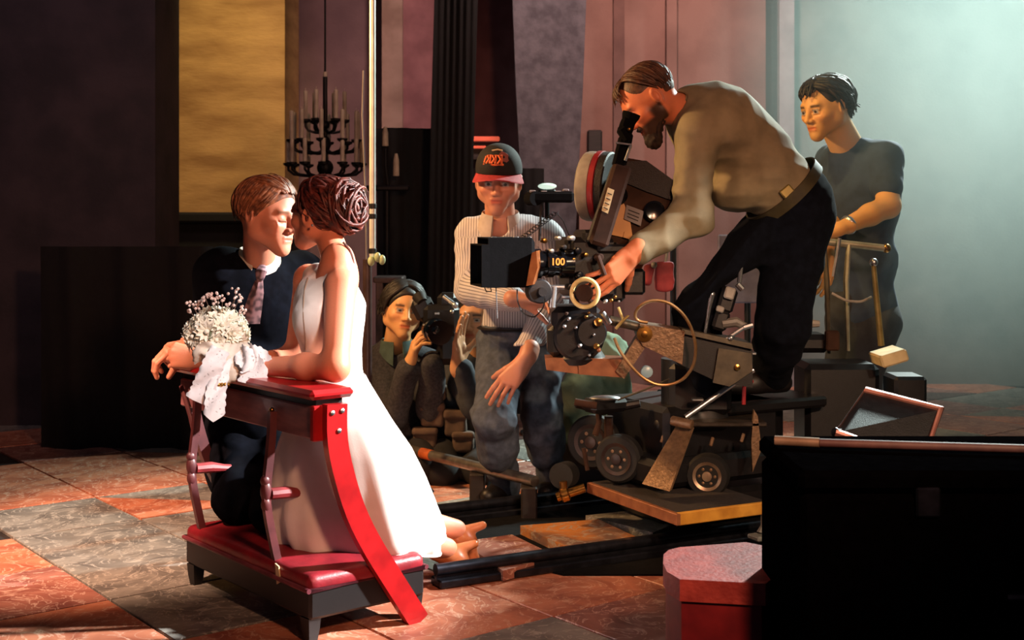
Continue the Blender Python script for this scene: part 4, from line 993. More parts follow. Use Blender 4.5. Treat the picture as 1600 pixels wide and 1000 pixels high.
M_pipe = mat('scuffed_pipe','a8a49c','86807a',rough=.3,metal=.8,scale=18)
b = MB(); Yp = lambda y: (CAMH-.14)*FPX/(y-HORIZ)
pr = empty('floor_pipe', P(735,726,Yp(726))-V(0,0,.14), 'scuffed steel pipe with an orange band lying behind the crouching photographers', 'pipe')
p0, p1 = P(628,700,Yp(700)), P(836,752,Yp(752)); b.cyl(p0,p1,.021,14); b.build('tube', M_pipe, pr)
b = MB(); q0, q1 = lerp(p0,p1,.17), lerp(p0,p1,.25); b.cyl(q0,q1,.0225,14); b.build('tape_band', mat('orange_tape','c2622c','a04c20',rough=.6), pr)
for t in (.06,.6,.96):
    q = lerp(p0,p1,t); b = MB(); b.box(V(q[0],q[1],(q[2]-.02)/2),(.06,.09,q[2]-.02),bev=.006); b.build('chock', M_darkwood, pr)

# ------------------------------------------------------------------ near props at the lower right
bx = empty('red_box_seat', P(1116,900,3.05)*V(1,1,0), 'worn red wooden box seat with a rounded corner in the lower right foreground', 'box seat')
zt = .30; T = [(1037,866),(1045,859),(1062,855),(1165,847),(1196,853),(1205,905),(1196,912),(1062,905),(1042,893),(1036,880)]
top = []
for x,y in T: Y = (CAMH-zt)*FPX/(y-HORIZ); top.append(P(x,y,Y))
b = MB(); b.prism([p-V(0,0,.05) for p in top][::-1],(0,0,.05)); b.build('lid', mat('worn_red_wood','c8524a','a63c38',rough=.6,scale=26,bump=.5,bscale=90,detail=7), bx, smooth=50)
cen = np.mean(top,0); b = MB(); b.prism([cen+(p-cen)*V(.94,.94,0)+V(0,0,-zt+.002) for p in top][::-1],(0,0,zt-.052)); b.build('box', M_redp, bx, smooth=50)
M_casebl = mat('matte_case_black','060608','040405',rough=1.0,spec=.0,scale=40,bump=.2)
fcx = empty('flight_case', V(.96,2.78,0), 'large black equipment case in the lower right corner', 'equipment case')
b = MB(); b.box(V(1.06,2.80,.285),(.95,.42,.55),bev=.012); b.build('case_body', M_casebl, fcx)
b = MB(); b.box(V(1.06,2.80,.585),(.96,.43,.045),bev=.012); b.build('case_lid', M_casebl, fcx)
for x in (.84,1.28):
    b = MB(); b.box(V(x,2.585,.545),(.05,.012,.06),bev=.004); b.build('latch', M_rail, fcx)
b = MB(); b.tube([V(.99,2.585,.36),V(.99,2.56,.36),V(1.13,2.56,.36),V(1.13,2.585,.36)],.010,8); b.build('handle', M_rail, fcx)
hp = empty('grip_pipe', P(1300,698,3.05), 'thin worn pipe lying across the black equipment case', 'pipe')
b = MB(); pa, pb = P(1205,684,2.9), P(1272,695,2.88); za = .622; b.cyl(V(pa[0],2.86,za),V(pb[0],2.83,za),.011,12); b.build('bare_end', mat('tan_pipe','b09a84','957e68',rough=.4,metal=.4), hp)
b = MB(); b.cyl(V(pb[0],2.83,za),V(1.42,2.70,za),.0095,12); b.build('taped_length', mat('plum_tape','6a4a48','54383a',rough=.6), hp)
fr = empty('framed_flag', P(1350,650,3.1), 'black panel in a rose metal frame leaning at the right edge', 'panel')
fp = [P(1352,610,3.18),P(1470,640,3.10),P(1440,722,2.99),P(1305,676,3.02)]
b = MB(); b.prism(fp,(.006,.02,-.004)); b.build('panel_sheet', M_blk, fr)
b = MB(); b.tube(fp,.010,8,closed=True); b.build('frame', mat('rose_metal','a8746a','8a5a54',rough=.35,metal=.5), fr)
b = MB(); q = fp[3]; b.tube([q,V(q[0]+.02,q[1]+.02,.61)],.012,8); q = fp[2]; b.tube([q,V(q[0],q[1],.60)],.012,8); b.build('frame_foot', M_rail, fr)

# push bars and levers in front of the man in the dark T-shirt
rg = empty('push_bar_rig', V(1.25,4.86,0), 'grey push bar on two flat uprights in front of the man in the dark T-shirt', 'push bar')
b = MB(); b.tube([P(1276,376,4.86),P(1384,388,4.86)],.014,12); M_rigm = mat('rig_grey','a8aa98','8c8e7e',rough=.4,metal=.4); b.build('crossbar', M_rigm, rg)
b = MB(); b.sphere(P(1385,388,4.86),.018,10,8); b.build('bar_end', M_brass, rg)
for pp,m in (([P(1326,382,4.86),P(1322,440,4.86),P(1325,548,4.86)],M_rigm),([P(1288,384,4.86),P(1292,440,4.86),P(1295,552,4.86)],M_olive)):
    b = MB(); b.tube(pp,[.018,.021,.014],8,flat=.5); b.build('upright', m, rg)
b = MB(); b.tube([P(1312,372,4.82),P(1308,400,4.82),P(1302,432,4.82)],.007,8); b.build('chrome_lever', M_steel, rg)
b = MB(); b.box(V(P(1310,560,4.86)[0],4.9,.29),(.28,.22,.56),bev=.02); b.box(P(1262,524,4.86)+V(0,.05,-.03),(.16,.16,.07),bev=.02); b.build('rig_body', M_blk, rg)
b = MB(); b.box(P(1300,532,4.8),(.05,.04,.075),bev=.006); b.build('control_box', M_brown, rg)
b = MB(); b.tube([P(1250,515,4.78),P(1262,505,4.78),P(1280,506,4.78)],[.016,.018,.012],8); b.build('side_grip', M_rim, rg)
b = MB(); b.tube(curve([P(1300,458,4.82),P(1322,470,4.80),P(1345,472,4.8),P(1362,464,4.8)],20),.005,6); b.build('cable', M_rim, rg)
lv = empty('brake_lever', V(P(1376,545,4.7)[0],4.7,0), 'slim brass lever with a ball knob at the right edge', 'lever')
b = MB(); b.tube([P(1365,414,4.7),P(1370,470,4.7),P(1377,540,4.7)],[.009,.011,.012],10); b.build('shaft', mat('pale_brass','b0a068','948450',rough=.35,metal=.6), lv)
b = MB(); b.sphere(P(1365,410,4.7),.016,12,8); b.build('ball_knob', M_steel, lv)
b = MB(); b.box(P(1392,556,4.7)+V(0,.03,-.005),(.10,.16,.045),R=basis((0,1,0),(-.3,0,1)),bev=.006); b.build('pale_block', M_label, lv)
b = MB(); b.box(V(1.46,4.76,.27),(.12,.16,.535),bev=.012); b.build('pedestal', M_blk, lv)

# bags and cloths behind the dolly
gj = empty('green_jacket', P(925,640,5.2)*V(1,1,0), 'sage green canvas jacket draped over a case behind the geared head', 'jacket')
F = Field(); F.cone(P(900,650,5.2),P(925,570,5.2),.10,.09,k=.08); F.cone(P(935,560,5.2),P(950,535,5.2),.06,.05,k=.06); F.cone(P(950,570,5.2),P(950,660,5.2),.085,.10,k=.08); F.cone(P(905,665,5.2),P(950,690,5.2),.09,.09,k=.06)
F.disp(folds(.022,20,11,(1,0,.25),1.6)); F.disp(folds(.008,50,12,(1,0,.4))); cloth_obj(gj, F, .008, 'cloth', mat('sage_canvas','84a086','6a846c',rough=.9,scale=10,bump=.3,bscale=150))
MB().box(V(P(925,0,5.26)[0],5.26,.125),(.30,.22,.25),bev=.015).build('case', M_blk, gj)
rp = empty('red_pouch', P(1040,450,4.75), 'red cloth pouch hanging behind the operator\'s forearm', 'pouch')
F = Field(); F.box(P(1038,432,4.75),(.034,.03,.055),rd=.014); F.cone(P(1014,420,4.72),P(1012,440,4.72),.020,.016,k=.01); F.disp(folds(.004,60,5)); cloth_obj(rp, F, .006, 'pouch_body', mat('red_cloth','9c3a40','802c34',rough=.8))
b = MB(); b.tube([P(1040,410,4.75),P(1046,370,4.76),P(1052,345,4.78)],.006,6); b.sphere(P(1022,414,4.7),.012); b.build('strap', M_rim, rp)
b = MB(); b.cyl(V(P(1052,0,4.82)[0],4.82,.42),P(1052,338,4.82),.012,10); b.build('post', M_blk, rp)
lp = empty('reflector_board', P(1165,455,5.6), 'lilac grey reflector board seen between the operator\'s legs', 'reflector')
MB().box(P(1168,420,5.6),(.26,.02,.30),bev=.006).build('board', mat('lilac_board','7a7690','66627a',rough=.6), lp)
b = MB(); b.cyl(P(1168,440,5.63),V(P(1168,0,5.63)[0],5.63,0),.014,10); b.box(V(P(1168,0,5.63)[0],5.63,.015),(.4,.3,.03),bev=.006); b.build('stand', M_blk, lp)

# chrome light stand behind the bride
ls = empty('light_stand', V(P(582,0,5.05)[0],5.05,0), 'tall chrome light stand rising behind the bride', 'light stand')
lx = P(582,0,5.05)[0]
b = MB(); b.cyl(V(lx,5.05,P(0,402,5.05)[2]),V(lx,5.05,3.3),.0125,14); b.build('chrome_riser', mat('satin_chrome','e6eae4','d0d6d0',rough=.35,metal=.35), ls)
for py in (322,338,392): b = MB(); b.cyl(V(lx,5.05,P(0,py+4,5.05)[2]),V(lx,5.05,P(0,py-4,5.05)[2]),.0165,14,bev=.003); b.build('collar', M_blk, ls)
b = MB(); b.cyl(V(lx-.02,5.05,0.18),V(lx-.02,5.05,P(0,405,5.05)[2]),.018,14); b.build('base_tube', mat('brown_tube','4a3836','38292a',rough=.4,metal=.3), ls)
for px,py in ((580,408),(590,402),(597,406)): b = MB(); b.sphere(P(px,py,5.02),(.014,.014,.020),10,7); b.build('clamp_knob', mat('pale_green_knob','b8c8a0','9cae84',rough=.4), ls)
for a in (.4,2.5,4.6): b = MB(); b.tube([V(lx-.02,5.05,.40),V(lx-.02+.18*math.cos(a),5.05+.18*math.sin(a),.12),V(lx-.02+.27*math.cos(a),5.05+.27*math.sin(a),.012)],.011,8); b.build('leg', M_rail, ls)
b = MB(); b.tube([P(568,110,5.05),P(566,180,5.07),P(571,300,5.07),P(573,420,5.05)],.0035,6); b.build('cable', M_lgrey, ls)
# ------------------------------------------------------------------ people
SKIN = vmat('skin', rough=.48, bump=.12, bscale=260, sss=.08)
def collar(parent, neck, up, fwd, r, h, m, name='collar', gap=.35, tip=1.7, flare=1.28, t=.0035):
    "fold-down shirt collar with two points"
    z = nrm(up); y = nrm(np.asarray(fwd,float)-z*np.dot(fwd,z)); x = np.cross(y,z); rings = []
    for k in range(33):
        a = -PI+gap+(2*PI-2*gap)*k/32+PI/2+PI                       # opening faces fwd
        a = PI/2+gap+(2*PI-2*gap)*k/32
        d = math.cos(a)*x+math.sin(a)*y; e = min(k,32-k)/32; pt = max(0,1-e/.16)
        top = neck+z*h*.55+d*r; bot = neck-z*h*(.45+(tip-1)*pt)+d*r*(flare+.12*pt); mid = neck+z*h*.60+d*r*1.05
        ins = neck-z*h*.5+d*r*.99
        rings.append([ins, top, mid, bot, bot+d*.0+z*.0-d*t])
    b = MB(); b.loft(rings, closed=True, cap=True); return b.build(name, m, parent, smooth=60)

# ---------------- groom
groom = empty('person', K(.50,.16,0), 'groom in a dark navy suit and tie kneeling at the kneeler, kissing', 'person')
sk = (.64,.25,.15); HF = basis((.80,-.42,-.13),(.10,0,1)); HL = P(420,337,3.95); hs = 1.0
gn = P(404,412,4.10); shR, shL = P(343,426,4.06), P(474,432,4.22); ch_, wa_, hi_ = P(400,505,4.14), P(400,600,4.18), P(405,672,4.22)
gf = nrm(V(-.36,-.93,0))
parts = [head_mesh(HL,HF,hs,sk,brow=(.16,.08,.04),eyes='closed',neck_to=gn+V(0,.01,-.02),neck_r=.050,nose=1.0)]
elR, wrR = P(326,540,4.12), P(322,548,3.99); elL, wrL = P(455,560,4.12), P(335,565,3.91)
parts.append(hand_mesh(P(310,538,3.96),nrm(V(-.95,-.25,-.15)),V(.25,.45,-1),'R',sk,curl=(.5,.60,.66,.72,.78),s=1.06,arm_from=P(335,548,4.02)))
parts.append(hand_mesh(P(315,562,3.88),nrm(V(-1,.15,.14)),V(.1,.85,-.3),'L',sk,curl=(.5,.66,.74,.80,.86),s=1.04,arm_from=P(345,568,3.93)))
F = Field(); F.ell(ch_,(.12,.08,.15),k=.05); F.cone(gn,ch_,.055,.09,k=.05); arm_field(F,shR,elR,P(325,548,4.0),r=(.045,.036,.026)); arm_field(F,shL,elL,P(340,566,3.93),r=(.045,.036,.026)); F.cone(ch_,shR,.06,.045,k=.04); F.cone(ch_,shL,.06,.045,k=.04); parts.append(plain(F,.008,sk))
body_obj(groom, parts, SKIN)
F = Field(); torso_field(F,hi_,wa_,ch_,gn,shL,shR,gf,g=.006,cw=.145); cloth_obj(groom, F, .008, 'shirt', mat('white_shirt','c8beb0','b4a89a',rough=.8))
M_navy = mat('navy_suit','0a0c13','06070c',rough=1.0,spec=.05,scale=40,bump=.1,bscale=400)
F = Field(); torso_field(F,hi_,wa_,ch_,gn+V(0,.02,-.02),shL,shR,gf,g=.022,cw=.145); arm_field(F,shR,elR,wrR,g=.020); arm_field(F,shL,elL,wrL,g=.020,to=.75)
F.ell(shR,(.06,.065,.055),k=.03); F.cone(hi_,hi_+V(0,0,-.10),.17,.18,k=.05)
F.cone(gn+V(0,-.02,.05),gn+V(0,.02,-.02),.064,.064,k=.012,mode='s')
F.cone(P(408,402,3.97),P(397,500,3.93),.062,.010,k=.012,mode='s'); F.disp(folds(.006,22,21)); cloth_obj(groom, F, .007, 'jacket', M_navy)
F = Field(); kR, kL = K(.62,.10,.26), K(.42,.12,.26)
leg_field(F,hi_+V(-.06,-.04,-.02),kR,K(.62,.50,.12),g=.012); leg_field(F,hi_+V(.07,.02,-.02),kL,K(.42,.55,.12),g=.012); F.disp(folds(.006,24,22)); cloth_obj(groom, F, .009, 'trousers', M_navy)
for q in (K(.62,.52,.11),K(.42,.57,.11)): shoe(groom,q,KN,M_gap,L=.24)
collar(groom, gn+V(.004,-.012,.018), V(.12,-.12,1), nrm(V(.15,-1,0)), .060, .046, mat('white_shirt','c8beb0'), gap=.20, tip=1.5, flare=1.25)
def lapel(pts, th=.006):
    b = MB(); b.prism([P(*p) for p in pts],(0,th,0)); b.build('lapel', M_navy, groom)
tp = [P(408,418,3.965),P(404,440,3.945),P(398,470,3.93),P(393,500,3.925)]
b = MB(); b.tube([P(410,416,3.975),P(408,424,3.955),P(406,434,3.955),P(405,440,3.962)],[.012,.019,.014,.008],10,flat=.6); b.build('tie_knot', mat('tie_check','8a6a70','3c2c34',rough=.6,scale=70,detail=0), groom)
ti = MB(); rr = []
for p,w_ in ((P(405,438,3.962),.012),(P(401,458,3.955),.022),(P(396,480,3.950),.027),(P(391,506,3.945),.030)): rr.append([p+V(-w_,0,0),p+V(0,-.006,0),p+V(w_,0,0),p+V(0,.006,0)])
ti.loft(rr,cap=True); ti.build('tie', mat('tie_check','8a6a70'), groom)
paths = []
for k in range(300):
    t = RNG.random(); sd = 1 if RNG.random() < .62 else -1
    d0 = rd((.22*sd*.3+.08, .74-1.35*t, .95), .04); d1 = (sd*1.0, .20-1.0*t, -.22-.10*RNG.random())
    if t > .85: d1 = (sd*.5*RNG.random(), -1, -.55)
    paths.append(sph_path(d0, rd(d1,.10), 1.02, 1.04+.04*RNG.random(), wob=.012))
for k in range(60):                                                    # front falls back off the brow
    x = (RNG.random()-.4)*1.0; paths.append(sph_path(rd((x*.55,.86,.58),.03), rd((x*1.1+.3*np.sign(x),-.1,.8),.12), 1.03, 1.07, wob=.012))
hair_obj(groom, paths, .0062, HF, HL, hs, hair_mat('auburn_blond','a0623e','5c3421'), cap=scalp(.35,-.035,.003))

# ---------------- bride
bride = empty('person', K(.16,.22,0), 'bride in a white sleeveless dress with auburn hair pinned up, kneeling', 'person')
sk = (.76,.265,.15); HF = basis((-.86,.48,.02),(-.03,.0,1)); HL = P(500,336,3.80); hs = .93
bn = P(528,414,3.70); shN, shF = P(533,446,3.615), P(482,436,3.82); bc, bw, bh = P(515,492,3.70), P(520,582,3.69), P(528,640,3.70)
bf = nrm(V(-.90,-.30,0)); M_dress = mat('ivory_satin','dcd6d2','d0c8c2',rough=.42,scale=9,bump=.06,bscale=300,sheen=.2)
elN, wrN = P(524,574,3.50), P(398,572,3.68); elF, wrF = P(462,556,3.86), P(395,566,3.78)
parts = [head_mesh(HL,HF,hs,sk,brow=(.16,.07,.04),eyes='closed',neck_to=bn+V(.005,0,-.02),neck_r=.043,jaw=.95,nose=.97,female=True)]
F = Field(); F.ell(bc,(.07,.065,.10),k=.03); F.cone(bn+V(0,0,-.035),shN+V(0,.015,.0),.030,.036,k=.03); F.cone(bn+V(0,0,-.035),shF,.030,.032,k=.03); F.cone(bn+V(0,0,-.03),bc,.045,.06,k=.03)
F.cone(shN,elN,.045,.036,k=.03); F.cone(elN,lerp(elN,wrN,.35),.036,.035,k=.025); F.cone(lerp(elN,wrN,.35),wrN,.035,.023,k=.025)
F.cone(shF,elF,.042,.034,k=.03); F.cone(elF,wrF,.034,.023,k=.025); F.cone(bn+V(0,0,.02),bn+V(0,0,-.04),.046,.052,k=.04)
parts.append(plain(F,.0045,sk))
parts.append(hand_mesh(P(400,572,3.68),nrm(V(-.9,.35,0)),V(0,.6,-.4),'L',sk,curl=(.3,.5,.55,.6,.6),s=.92)); parts.append(hand_mesh(P(397,566,3.78),nrm(V(-1,-.1,0)),V(0,-.8,-.3),'R',sk,curl=(.3,.5,.55,.6,.6),s=.92))
FT = [P(698,868,3.98),P(712,838,4.10)]
F = Field(); k1, k2 = V(-.50,3.74,.26), V(-.50,3.86,.26); F.cone(bh,k1,.07,.05,k=.02); F.cone(bh,k2,.07,.05,k=.02); F.cone(bc,bh,.07,.08,k=.02); F.cone(k1,FT[0]+V(0,0,.02),.05,.034,k=.02); F.cone(k2,FT[1]+V(0,0,.02),.05,.034,k=.02); parts.append(plain(F,.006,sk))
body_obj(bride, parts, SKIN)
for q in FT:                                                            # heels of the satin pumps, soles turned back
    d = nrm(V(.80,.30,-.45)); F = Field(); F.cone(q+V(-.03,0,.02),q+d*.045,.036,.032,k=.02); F.cone(q+d*.03,q+d*.03+V(.03,-.01,-.055),.030,.022,k=.02)
    hb = nrm(V(.9,.3,.30)); F.cone(q+d*.02+V(0,0,.02),q+hb*.095,.020,.013,k=.012)
    cloth_obj(bride, F, .004, 'shoe', mat('peach_satin','d8875c','c4703f',rough=.25,coat=.3))
F = Field(); bx_ = nrm(np.cross(bf,(0,0,1))); RB = np.stack([bx_,bf,V(0,0,1)],1)
F.ell(bh,(.108,.10,.10),R=RB,k=.05); F.ell(bw,(.090,.086,.12),R=RB,k=.05); F.ell(bc+V(0,0,-.01),(.106,.102,.13),R=RB,k=.05)
F.ell(P(490,500,3.64),(.050,.055,.058),k=.045); F.ell(P(484,500,3.77),(.048,.055,.058),k=.045)
for q in (lerp(bn,shN,.70),lerp(bn,shF,.70)): F.cone(q+V(.0,.008,-.010),lerp(q,bc,.5),.046,.085,k=.03)
F.cone(shN+V(-.006,-.06,.03),shN+V(-.002,-.045,-.085),.040,.050,k=.012,mode='s'); F.cone(bn+V(0,0,.10),bn+V(-.004,0,-.006),.052,.047,k=.008,mode='s'); F.cone(bn,bn+V(-.06,-.03,-.02),.040,.02,k=.01,mode='s'); F.plane(bw+V(0,0,-.05),(0,0,-1))
F.disp(folds(.0025,38,31)); bod = cloth_obj(bride, F, .005, 'bodice', M_dress)
bv = np.empty(len(bod.data.vertices)*3, np.float32); bod.data.vertices.foreach_get('co', bv); bv = bv.reshape(-1,3)+base_loc(bride)[None,:]
def on_front(px, py):
    qx, qy = 800+bv[:,0]*FPX/bv[:,1], HORIZ+(CAMH-bv[:,2])*FPX/bv[:,1]; d_ = np.hypot(qx-px,qy-py); c_ = bv[d_ < 4]
    return (c_[np.argmin(c_[:,1])] if len(c_) else bv[np.argmin(d_)])+V(0,-.001,0)
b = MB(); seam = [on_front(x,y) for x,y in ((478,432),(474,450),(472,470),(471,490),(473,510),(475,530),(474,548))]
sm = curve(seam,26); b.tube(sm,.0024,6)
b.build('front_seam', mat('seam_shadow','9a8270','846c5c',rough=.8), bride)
rings = []; NS = 120
prof = [(.665,474,570,3.69,.100),(.640,470,577,3.69,.110),(.60,462,590,3.69,.125),(.53,447,612,3.70,.150),(.45,433,640,3.72,.175),(.36,424,662,3.745,.20),(.28,420,678,3.76,.215),(.22,424,689,3.77,.222),(.185,432,694,3.77,.222),(.165,440,692,3.77,.215)]
pz = np.array(prof)
for z in np.linspace(.665,.165,40):
    i = [np.interp(-z,-pz[:,0],pz[:,c]) for c in range(1,5)]
    xa, xb = wx(i[0],i[2]), wx(i[1],i[2]); cx, rx, cy, ry = (xa+xb)/2, (xb-xa)/2, i[2], i[3]; t = (.665-z)/.5; r = []
    for k in range(NS):
        a = 2*PI*k/NS; f = 1+t*(.035*math.sin(9*a+1.2*math.sin(2*a))+.022*math.sin(17*a+2*t)); e = .82
        c_, s_ = math.cos(a), math.sin(a)
        r.append((cx+rx*f*math.copysign(abs(c_)**e,c_), cy+ry*f*math.copysign(abs(s_)**e,s_), z+(.012*math.sin(5*a+.6)*max(0,t-.8)*5)))
    rings.append(r)
b = MB(); b.loft(rings+[[lerp(p,(-.40,3.76,.17),.04) for p in rings[-1]]],closed=True); b.build('skirt', M_dress, bride, smooth=80)
b = MB(); hem = [np.array(p)+V(0,0,.001) for p in rings[-1]]; b.tube(hem,.005,6,closed=True); b.build('hem', mat('hem_satin','e4dcd4','d8cfc6',rough=.35), bride)
paths = []; BUN = V(.0,-.078,.018)
for k in range(320):                                                    # swept back to the knot
    a = RNG.random()*2*PI; d0 = nrm(V(math.cos(a)*.92,.30+.35*abs(math.sin(a))*(1 if math.sin(a) > 0 else -.9),math.sin(a)*.9+.12))
    if d0[2] < -.45: d0[2] = -.45; d0[1] -= .5
    bb_ = BUN-HC+RNG.normal(size=3)*.025; paths.append(sph_path(rd(d0,.05), nrm(bb_/HR), .98, 1.10, wob=.018))
for k in range(150):                                                    # coils of the knot
    c_ = BUN+V(0,-.012,.0); ax = nrm(rd((0,-1,.15),.25)); x = nrm(np.cross(ax,(0,0,1))); y = np.cross(x,ax); r = .022+.052*RNG.random(); a0 = RNG.random()*6.3; L = 2.2+RNG.random()*2; h = RNG.normal()*.012
    paths.append(np.array([c_+ax*(h+.045*math.sqrt(max(0,1-(r/.076)**2)))+r*(1+.12*math.sin(3*t+a0))*(math.cos(a0+t*L)*x*1.0+math.sin(a0+t*L)*y*1.25) for t in np.linspace(0,1,10)]))
for k in range(8):                                                     # fringe wisps
    paths.append(sph_path(rd((.35*(RNG.random()-.5),.9,.5),.08), rd((.6*(RNG.random()-.5),.1,1),.15), 1.02, 1.08, wob=.02))
cap = scalp(.30,-.045,.004); cap.ell(BUN+V(0,-.008,0),(.068,.052,.080),k=.02)
hair_obj(bride, paths, .0060, HF, HL, hs, hair_mat('dark_auburn','6a2c20','32110d'), cap=cap)
b = MB(); b.tube(curve([P(536,378,3.68),P(548,392,3.68),P(553,412,3.68),P(549,428,3.68)],16),[.0035]*12+[.003,.0025,.002,.001],6); b.tube(curve([P(530,385,3.70),P(541,400,3.69),P(545,418,3.69)],12),.002,6); b.build('hair_tendril', hair_mat('dark_auburn','6a2c20',None), bride)
b = MB(); b.sphere(P(488,352,3.70),.004); b.build('earring', M_steel, bride)

# ---------------- man in the cap
capm = empty('person', P(805,790,4.98)*V(1,1,0), 'man in a black and red cap, striped shirt and jeans leaning with hand on knee', 'person')
sk = (.56,.25,.17); HF = basis((-.06,-.97,-.16),(.03,0,1)); HL = P(779,283,4.80); hs = 1.02
cn = P(782,345,4.87); sR, sL = P(742,372,4.92), P(850,372,4.92); cc, cw_, chp = P(796,420,4.93), P(804,490,4.99), P(808,530,5.04); cf = nrm(V(-.1,-.95,-.3))
eR, wR = P(736,452,4.84), P(806,468,4.62); eL, wL = P(862,470,4.86), P(812,566,4.66)
parts = [head_mesh(HL,HF,hs,sk,brow=(.04,.025,.02),eyes='open',neck_to=cn+V(0,.02,-.03),neck_r=.054,stubble=.25,jaw=1.04)]
F = Field(); F.ell(cc,(.13,.09,.15),k=.05); F.cone(cn,cn+V(0,.02,-.08),.058,.08,k=.04); parts.append(plain(F,.008,sk))
parts.append(hand_mesh(P(818,566,4.655),nrm(V(-.62,-.16,-.78)),V(.2,.9,-.3),'L',sk,curl=(.25,.22,.25,.28,.32),spread=.07,s=1.08,arm_from=P(828,545,4.68)))
parts.append(hand_mesh(P(812,468,4.60),nrm(V(.95,-.2,-.1)),V(.0,-.5,-.85),'R',sk,curl=(.2,.5,.5,.5,.5),s=1.0,arm_from=P(800,466,4.64)))
body_obj(capm, parts, SKIN)
M_strip = stripe_mat('striped_shirt','c2bec2','807c84',.0098,.28)
F = Field(); torso_field(F,chp+V(0,0,.02),cw_,cc,cn+V(0,0,-.015),sL,sR,cf,g=.010,cw=.145,ww=.112,hw=.115,k=.05)
arm_field(F,sR,eR,wR,g=.018,to=.93); arm_field(F,sL,eL,wL,g=.018,to=.95); F.cone(lerp(eL,wL,.86),lerp(eL,wL,.97),.045,.043,k=.008)
F.cone(cn+V(0,-.03,.07),cn+V(0,-.02,-.02),.062,.056,k=.008,mode='s'); F.cone(cn+V(-.005,-.09,-.01),cn+V(0,-.13,-.07),.030,.006,k=.01,mode='s')
F.disp(folds(.010,17,41)); F.disp(folds(.005,40,42)); F.plane(chp+V(0,0,.01),(0,0,-1))
def stripes(v):
    out = v[:,0].copy()
    for (a,b_,r) in ((sR,eR,.055),(eR,wR,.045),(sL,eL,.055),(eL,wL,.045)):
        d = b_-a; L2 = d@d; t = np.clip(((v-a)@d)/L2,0,1); q = v-a-t[:,None]*d; dist = np.linalg.norm(q,axis=1); m = (dist < r+.035)&(t > (.12 if r > .05 else 0))
        x = nrm(np.cross(d,(0,1,0))); y = nrm(np.cross(d,x)); ang = np.arctan2(q@x,q@y*1.0); out[m] = (ang*r)[m]
    return out
cloth_obj(capm, F, .0065, 'shirt', M_strip, stripes)
collar(capm, cn+V(0,-.005,.004), V(0,-.25,1), V(0,-1,-.2), .066, .052, mat('shirt_collar','b4a8a4','a0948f',rough=.8), gap=.42, tip=2.0, flare=1.36)
M_jean = mat('blue_denim','4c5566','38404f',rough=.85,scale=40,bump=.3,bscale=500)
F = Field(); F.ell(chp,(.135,.12,.11),k=.05); kR_, aR_ = P(772,655,4.80), P(790,766,5.08); kL_, aL_ = P(846,650,4.98), P(862,745,5.10)
leg_field(F,chp+V(-.058,0,-.03),kR_,aR_,g=.016); leg_field(F,chp+V(.08,.02,-.03),kL_,aL_,g=.016); F.cone(cw_+V(0,0,-.05),chp,.118,.13,k=.04)
F.disp(folds(.010,20,43)); F.disp(folds(.005,45,44)); F.plane(cw_+V(0,0,-.045),(0,0,1)); cloth_obj(capm, F, .007, 'jeans', M_jean)
b = MB(); bl = [cw_+V(0,0,-.055)+V(math.cos(a)*.132,math.sin(a)*.122,0) for a in np.linspace(0,2*PI,40,endpoint=False)]; b.tube(bl,.016,6,closed=True,flat=.35); b.build('belt', M_gap, capm)
shoe(capm, V(aR_[0],aR_[1],.088), (-.45,-.85,0), M_gap, L=.26); shoe(capm, V(aL_[0],aL_[1]+.05,.088), (-.2,-1,0), M_gap, L=.26)
M_capb = mat('cap_black','0d0d10','08080a',rough=.85,scale=60,bump=.2); M_capr = mat('cap_red','a83038','90242c',rough=.8,scale=60,bump=.2)
F = Field(); F.ell((0,-.014,.040),(.086,.108,.092),k=.01); F.ell((0,.03,.075),(.066,.070,.060),k=.04); F.plane((0,0,.028),(0,.05,-1)); v, f = F.mesh(.0035); cp = link('cap_crown', mesh_np('cap_crown',xf(v,HF,HL,hs),f), M_capb, capm)
b = MB(); top_, bot_ = [], []
for k in range(25):
    a = PI*(.06+.88*k/24); row = []
    for j in range(7):
        r = j/6; x = math.cos(a)*(.084+.012*r); y = -.005+math.sin(a)*(.098+.062*r); z = .036-.010*r-.020*(math.cos(a)**2)*(.3+r)
        row.append(xf([(x,y,z)],HF,HL,hs)[0])
    top_.append(row)
up_ = HF[:,2]*.004
rg_ = [top_[k]+[p-up_ for p in top_[k][::-1]] for k in range(25)]; b.loft(rg_,closed=True,cap=True); b.build('cap_brim', M_capr, capm, smooth=60)
def on_cap(u, v_, off=.0015):
    "point on the cap's front: u across, v up"
    d = nrm(V(math.sin(u),math.cos(u),math.tan(v_))); c = V(0,.03,.075); lo_, hi_s = .02, .14
    best = None
    for t in np.linspace(lo_,hi_s,60):
        p = V(0,0,.060)+d*t; s1 = np.sum(((p-V(0,-.014,.040))/V(.086,.108,.092))**2); s2 = np.sum(((p-c)/V(.066,.070,.060))**2)
        if min(s1,s2) <= 1: best = p
    return xf([(best if best is not None else V(0,.09,.06))+d*(off+.0045)],HF,HL,hs)[0]
def cap_patch(poly, m, name):
    b = MB(); n = len(poly); pts = [on_cap(u,v_) for u,v_ in poly]; c = on_cap(*np.mean(np.array(poly),0),off=.003)
    b.add(pts+[c],[(i,(i+1)%n,n) for i in range(n)]); b.add([p-HF[:,1]*.003 for p in pts]+pts,[(i,(i+1)%n,n+(i+1)%n,n+i) for i in range(n)]); b.build(name, m, cp, smooth=60)
M_emb = mat('embroidery_orange','e0703a','c85a2c',rough=.7); M_emb2 = mat('embroidery_maroon','96504a','7c403c',rough=.7)
cap_patch([(-.66,-.02),(-.60,.28),(-.42,.52),(-.20,.62),(-.06,.50),(-.14,.30),(-.30,.08),(-.46,-.12)][::-1], M_emb2, 'emblem_swoosh')
